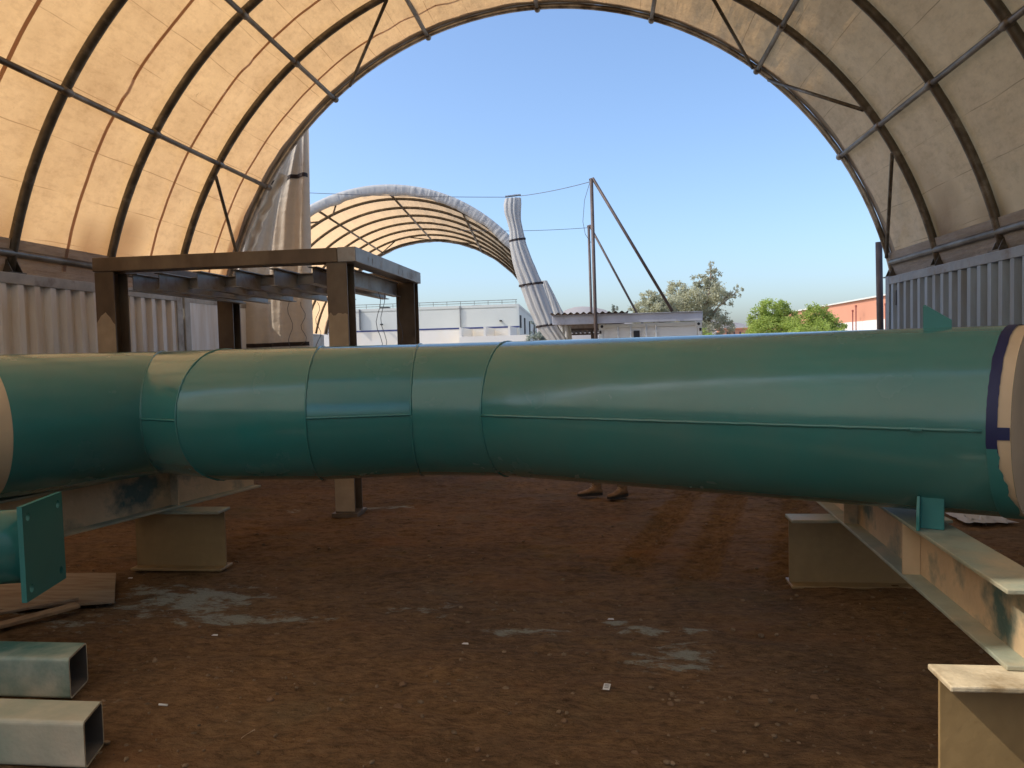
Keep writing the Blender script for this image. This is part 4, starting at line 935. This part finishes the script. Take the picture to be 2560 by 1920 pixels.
# ------------------------------------------------------------------ bundled white sheet hung on the wire
def bundle(label, ctrl, y, seed, folds, rrat=0.55):
    t = thing('sheet_bundle', label, 'sheet', (ctrl[-1][1], y, -0.4)); rows = []; n = 96; allp = []
    zs = np.array([c[0] for c in ctrl]); xc_ = np.array([c[1] for c in ctrl]); w_ = np.array([c[2] for c in ctrl]); NZ = 70
    for i in range(NZ+1):
        z = zs[0]+(zs[-1]-zs[0])*i/NZ; o_ = np.argsort(zs); x = float(np.interp(z, zs[o_], xc_[o_])); w = float(np.interp(z, zs[o_], w_[o_]))/2*0.84
        r = []
        for k in range(n):
            a = 2*pi*k/n; ww = folds*a+1.2*sin(i*.09+seed)+0.05*i; f = 0.84+0.34*abs(sin(ww))**0.7+0.12*abs(sin(1.7*ww+1))-0.05+0.06*fbm(cos(a)*3, sin(a)*3, i*.12+seed, 3)
            r.append((x+w*f*cos(a), y+w*rrat*f*sin(a), z))
        rows.append(r)
    build('sheet', MB().grid(rows, closed=True), M['white_sheet'], t, smooth=True)
    return t, rows, zs
bt, brows, bz = bundle('long pale sheet bundled with dark straps, hanging from the wire by the far shelter', [(5.78, -2.34, .44), (5.6, -2.36, .48), (5.38, -2.36, .45), (5.15, -2.32, .37), (4.9, -2.27, .36), (4.5, -2.23, .46), (4.0, -2.10, .56), (3.4, -1.90, .62), (2.8, -1.70, .62), (2.2, -1.46, .58), (1.8, -1.18, .54), (1.0, -0.8, .5), (-0.38, -0.35, .55)], 21.0, 1.3, 5)
for zz in (4.60, 3.38, 2.22):
    i = int(round((5.78-zz)/(5.78+0.38)*70)); r = brows[i]; c_ = Vector(r[0])*0
    for p in r: c_ += Vector(p)/len(r)
    ring_ = [c_+(Vector(p)-c_)*1.05+Z3*0.12*(Vector(p).x-c_.x) for p in r]
    build('strap', MB().grid([[p-Z3*.03 for p in ring_], [p+Z3*.03 for p in ring_]], closed=True), M['strap'], bt, smooth=True)
build('hanger_bar', MB().tube([(-2.55, 20.98, 5.83), (-2.12, 20.98, 5.86)], .03, 8), M['rail_grey'], bt)
bundle('thin beige sheet fold hanging behind the long pale bundle', [(3.6, -1.62, .16), (3.0, -1.42, .34), (2.5, -1.22, .44), (2.2, -1.08, .40), (1.0, -0.95, .3), (-0.38, -0.9, .3)], 22.2, 4.1, 3)

# ------------------------------------------------------------------ far buildings
wb = thing('warehouse', 'long pale warehouse with a blue stripe and roof railing across the yard', 'building', (-25, 75, -0.4))
A, Bc, Cc, D = (-48, 60.6), (-6.44, 60), (-7.9, 94), (-50, 95)
ZT, ZS = 5.17, 3.37
def wallq(mb, p, q, za, zb_, t=0.25):
    dx, dy = q[0]-p[0], q[1]-p[1]; l = sqrt(dx*dx+dy*dy); nxv = Vector((-dy/l, dx/l, 0))*t
    return mb.prism([(p[0], p[1], za), (q[0], q[1], za), (q[0], q[1], zb_), (p[0], p[1], zb_)], nxv)
build('wall', wallq(MB(), A, Bc, ZS+.06, ZT), M['bwhite'], wb); build('wall', wallq(MB(), A, Bc, -.4, ZS-.06), M['bcream'], wb)
build('stripe', wallq(MB(), (A[0], A[1]-.02), (Bc[0], Bc[1]-.02), ZS-.06, ZS+.06), M['bblue'], wb)
build('wall', wallq(MB(), Bc, Cc, -.4, ZT), M['bwhite'], wb); build('wall', wallq(MB(), Cc, D, -.4, ZT), M['bwhite'], wb); build('wall', wallq(MB(), D, A, -.4, ZT), M['bwhite'], wb)
build('roof', MB().prism([(A[0], A[1], ZT-.3), (Bc[0], Bc[1], ZT-.3), (Cc[0], Cc[1], ZT-.3), (D[0], D[1], ZT-.3)], (0, 0, .1)), M['bwhite'], wb)
for x in (-11.2, -19.5, -27.5, -35): build('panel_joint', MB().box(x, x+.05, 59.93, 60.2, ZS+.1, ZT-.02), M['bjoint'], wb)
rl = build('roof_railing', MB().tube([(-47, 60.9, ZT+.36), (-6.6, 60.3, ZT+.36)], .022, 6).tube([(-47, 60.9, ZT+.18), (-6.6, 60.3, ZT+.18)], .018, 6), M['galv'], wb)
for k in range(36): x = -6.7-1.12*k; build('railing_post', MB().tube([(x, 60.3+(x+6.6)/-40.4*.6, ZT-.2), (x, 60.3+(x+6.6)/-40.4*.6, ZT+.37)], .02, 6), M['galv'], rl)
for k, f in enumerate((.03, .20, .45, .75)):
    p = Vector((Bc[0], Bc[1], 0)).lerp(Vector((Cc[0], Cc[1], 0)), f); build('side_window', MB().box(p.x-.02, p.x+.10, p.y-.35, p.y+.35, 2.9 if k else 3.3, 4.3), M['dark_open'], wb)
for x in (-17.6, -7.9): build('wall_lamp', MB().box(x-.08, x+.08, 59.7, 60.02, ZS+.45, ZS+.55), M['sole'], wb)
build('roof_unit', MB().box(-17.9, -17.2, 60.6, 61.2, ZT-.15, ZT+.14), M['sole'], wb); build('roof_unit', MB().box(-10.3, -9.5, 60.6, 61.2, ZT-.15, ZT+.05), M['joist'], wb)
an = thing('loading_bay', 'low cream loading bay wall with three short pilasters in front of the warehouse', 'wall', (-8, 56, -0.4))
build('front_wall', MB().box(-10.35, -5.2, 55, 55.3, -.4, 2.62), M['bcream'], an)
for x in (-10.35, -8.55, -6.75): build('pilaster', MB().box(x, x+.16, 55.05, 59.9, -.4, 3.28), M['bcream'], an)

pk = thing('salmon_building', 'salmon pink building with cream base and tall red poles beyond the green trees', 'building', (20, 60, -0.4))
build('wall', MB().box(15.7, 15.95, 38, 76, 2.75, 4.02), M['pink'], pk); build('wall', MB().box(15.95, 40, 75.7, 76, -.4, 4.02), M['pink'], pk)
build('base_wall', MB().box(15.62, 15.9, 37.9, 76.1, -.4, 2.745), M['bcream'], pk)
build('coping', MB().box(15.55, 16.05, 37.9, 76.1, 4.025, 4.11), M['bwhite'], pk); build('roof', MB().box(15.95, 40, 38, 75.6, 3.7, 3.8), M['bwhite'], pk)
for (y, h, l_) in ((48.5, 3.45, 'shorter dark red pole of the pair against the salmon wall'), (47.9, 3.7, 'taller dark red pole of the pair against the salmon wall'), (43.1, 3.55, 'single dark red pole against the salmon wall beside the steel post')): tag(build('red_pole', MB().tube([(15.2, y, -.4), (15.2, y, h)], .035, 8).tube([(15.2, y, h-.12), (15.2, y, h)], .06, 8), mat('red pole', (.25, .06, .045), .6), None, loc=(15.2, y, -.4)), l_, 'pole', 'red poles by the salmon building')
fb = thing('low_building', 'low orange building far away below the hills', 'building', (21, 121, -0.4))
build('wall', MB().box(18.2, 26, 120, 124, -.4, 3.75), M['pink'], fb); build('roof', MB().box(18.0, 26.2, 119.8, 124.2, 3.755, 3.9), M['pink'], fb)
for x in (19.1, 20.1, 21.0): build('window', MB().box(x, x+.2, 119.95, 120.02, 2.6, 3.3), M['dark_open'], fb)

# hills
rows = []
for i in range(121):
    x = -500+1100*i/120; h = 24*math.exp(-((x-150)/120)**2)+44*math.exp(-((x+25)/75)**2)+20*math.exp(-((x+330)/120)**2)+18*math.exp(-((x-430)/90)**2)+5*fbm(x*.02, 1, 2, 5)+4
    rows.append([(x, 850+8*fbm(i*.2, 3, 1, 2), -2), (x, 900, h*.55+4*fbm(x*.03, 5, 5, 3)), (x, 960, max(2, h)), (x, 1150, -2)])
tag(build('hills', MB().grid(rows), M['hill'], None, smooth=True), kind='structure')

# ------------------------------------------------------------------ trees
def tree(name, label, x, y, z0, clumps, leaf, bark, nleaf, lsize, trunk_r, seed, fork=None, group=None, cat='tree', droop=0.0):
    """clumps: (dx, dy, z, rx, rz) ; limbs run from the trunk to every clump"""
    r = random.Random(seed); t = thing(name, label, cat, (x, y, z0), group)
    fork = fork or z0+0.45*(max(c[2] for c in clumps)-z0)
    tk = MB(); tk.tube([(x, y, z0-.05), (x+.05, y, z0+(fork-z0)*.5), (x, y, fork)], [trunk_r*1.25, trunk_r, trunk_r*.8], 9)
    build('trunk', tk, bark, t, smooth=True)
    lm = MB()
    for (dx, dy, z, rx, rz) in clumps:
        a = Vector((x, y, fork-.1)); b = Vector((x+dx, y+dy, z)); m1 = a.lerp(b, .5)+Vector((r.uniform(-.15, .15), r.uniform(-.15, .15), .12*(b-a).length))
        lm.tube([a, m1, b], [trunk_r*.5, trunk_r*.32, trunk_r*.12], 6)
        for q in range(5):
            e = b+Vector((r.gauss(0, rx*.6), r.gauss(0, rx*.6), r.gauss(0, rz*.6))); lm.tube([m1.lerp(b, r.uniform(.3, .9)), e], [trunk_r*.12, trunk_r*.04], 4)
    build('limbs', lm, bark, t, smooth=True)
    tot = sum(c[3]**2*c[4] for c in clumps); lv = []; lf = []
    for (dx, dy, z, rx, rz) in clumps:
        n = int(nleaf*(rx**2*rz)/tot)
        # twig tufts inside each clump
        tufts = [(r.gauss(0, 1), r.gauss(0, 1), r.gauss(0, 1), r.uniform(.55, 1.05)) for _ in range(max(6, n//45))]
        for q in range(n):
            g_ = tufts[r.randrange(len(tufts))]; v = Vector(g_[:3]).normalized()*g_[3]
            c_ = Vector((x+dx+v.x*rx, y+dy+v.y*rx, z+v.z*rz))+Vector((r.gauss(0, rx*.13), r.gauss(0, rx*.13), r.gauss(0, rz*.14)-droop*r.random()))
            s_ = lsize*r.uniform(.6, 1.3); u = Vector((r.gauss(0, 1), r.gauss(0, 1), r.gauss(0, .7)-droop*3)).normalized(); w = u.cross(Vector((r.gauss(0, 1), r.gauss(0, 1), r.gauss(0, 1)))).normalized()
            n_ = len(lv); lv += [tuple(c_-u*s_), tuple(c_+w*s_*.38), tuple(c_+u*s_), tuple(c_-w*s_*.38)]; lf.append((n_, n_+1, n_+2, n_+3))
    mb = MB(); mb.v = lv; mb.f = lf; build('crown', mb, leaf, t)
    return t
tree('eucalyptus_tree', 'tall loose grey-green tree with pale branches behind the white container', 4.75, 38, -.4,
     [(-.2, .1, 3.7, 1.0, .75), (.5, -.2, 4.1, .75, .65), (.65, 0, 4.9, .40, .45), (.62, 0, 5.45, .18, .28), (-1.0, .2, 4.35, .65, .38), (-1.3, .1, 4.55, .35, .18), (1.35, .1, 3.9, .48, .38), (1.85, 0, 4.15, .25, .30), (-.9, .4, 3.1, .9, .6), (-.3, -.4, 2.5, .9, .6), (.6, .3, 2.9, .8, .5), (1.25, 0, 2.3, .5, .45), (.05, 0, 4.75, .5, .3)],
     M['leaf_euc'], M['bark'], 23000, .065, .11, 3, fork=2.0, droop=.12)
tree('eucalyptus_tree', 'rounded grey-green tree behind the shed strut', 2.35, 36.5, -.4, [(-.3, 0, 3.35, .62, .45), (.4, 0, 3.3, .7, .5), (0, 0, 3.9, .5, .3), (-.85, 0, 3.2, .3, .35), (.1, 0, 2.6, .9, .6), (.9, .3, 3.5, .6, .5)], M['leaf_euc'], M['bark'], 15000, .06, .09, 5, fork=1.7)
tree('pale_tree', 'small pale tree showing above the corrugated shed roof', .35, 40, -.4, [(0, 0, 3.2, .45, .30), (.35, 0, 3.55, .28, .25), (-.4, 0, 3.05, .35, .25), (.1, 0, 2.5, .6, .5)], M['leaf_pale'], M['bark'], 3200, .055, .05, 6, fork=1.6)
tree('green_tree', 'dense bright green rounded tree between the pale tree and the salmon building', 6.5, 30, -.4, [(0, 0, 2.85, .58, .40), (-.5, 0, 2.55, .48, .42), (.5, .1, 2.55, .50, .38), (0, -.3, 2.1, .9, .5), (-.6, 0, 1.75, .6, .45), (.6, 0, 1.8, .6, .45)], M['leaf_green'], M['bark2'], 20000, .052, .08, 8, fork=1.3)
tree('green_tree', 'feathery bright green tree with drooping twigs in front of the salmon building', 7.5, 28, -.4, [(0, 0, 2.62, .42, .33), (-.35, 0, 2.35, .40, .33), (.42, 0, 2.40, .42, .30), (.75, 0, 2.1, .32, .3), (0, -.2, 1.9, .8, .45), (-.5, 0, 1.7, .5, .4)], M['leaf_green'], M['bark2'], 17000, .046, .07, 9, fork=1.2, droop=.10)
tree('green_shrub', 'low bright green shrub beside the white container', 3.05, 25, -.4, [(0, 0, 1.72, .42, .36), (-.33, 0, 1.62, .28, .3), (.33, 0, 1.66, .30, .3), (0, 0, 1.2, .5, .5)], M['leaf_green'], M['bark2'], 7000, .045, .04, 10, fork=.6, cat='shrub')
tree('pale_shrub', 'pale blue-grey bush by the corner of the warehouse', -3.55, 42, -.4, [(0, 0, 2.2, .4, .5), (-.3, 0, 2.0, .35, .4), (.3, 0, 1.9, .5, .5), (-.2, 0, 2.75, .18, .4)], M['leaf_pale'], M['bark2'], 2400, .06, .05, 11, fork=1.2, cat='shrub')
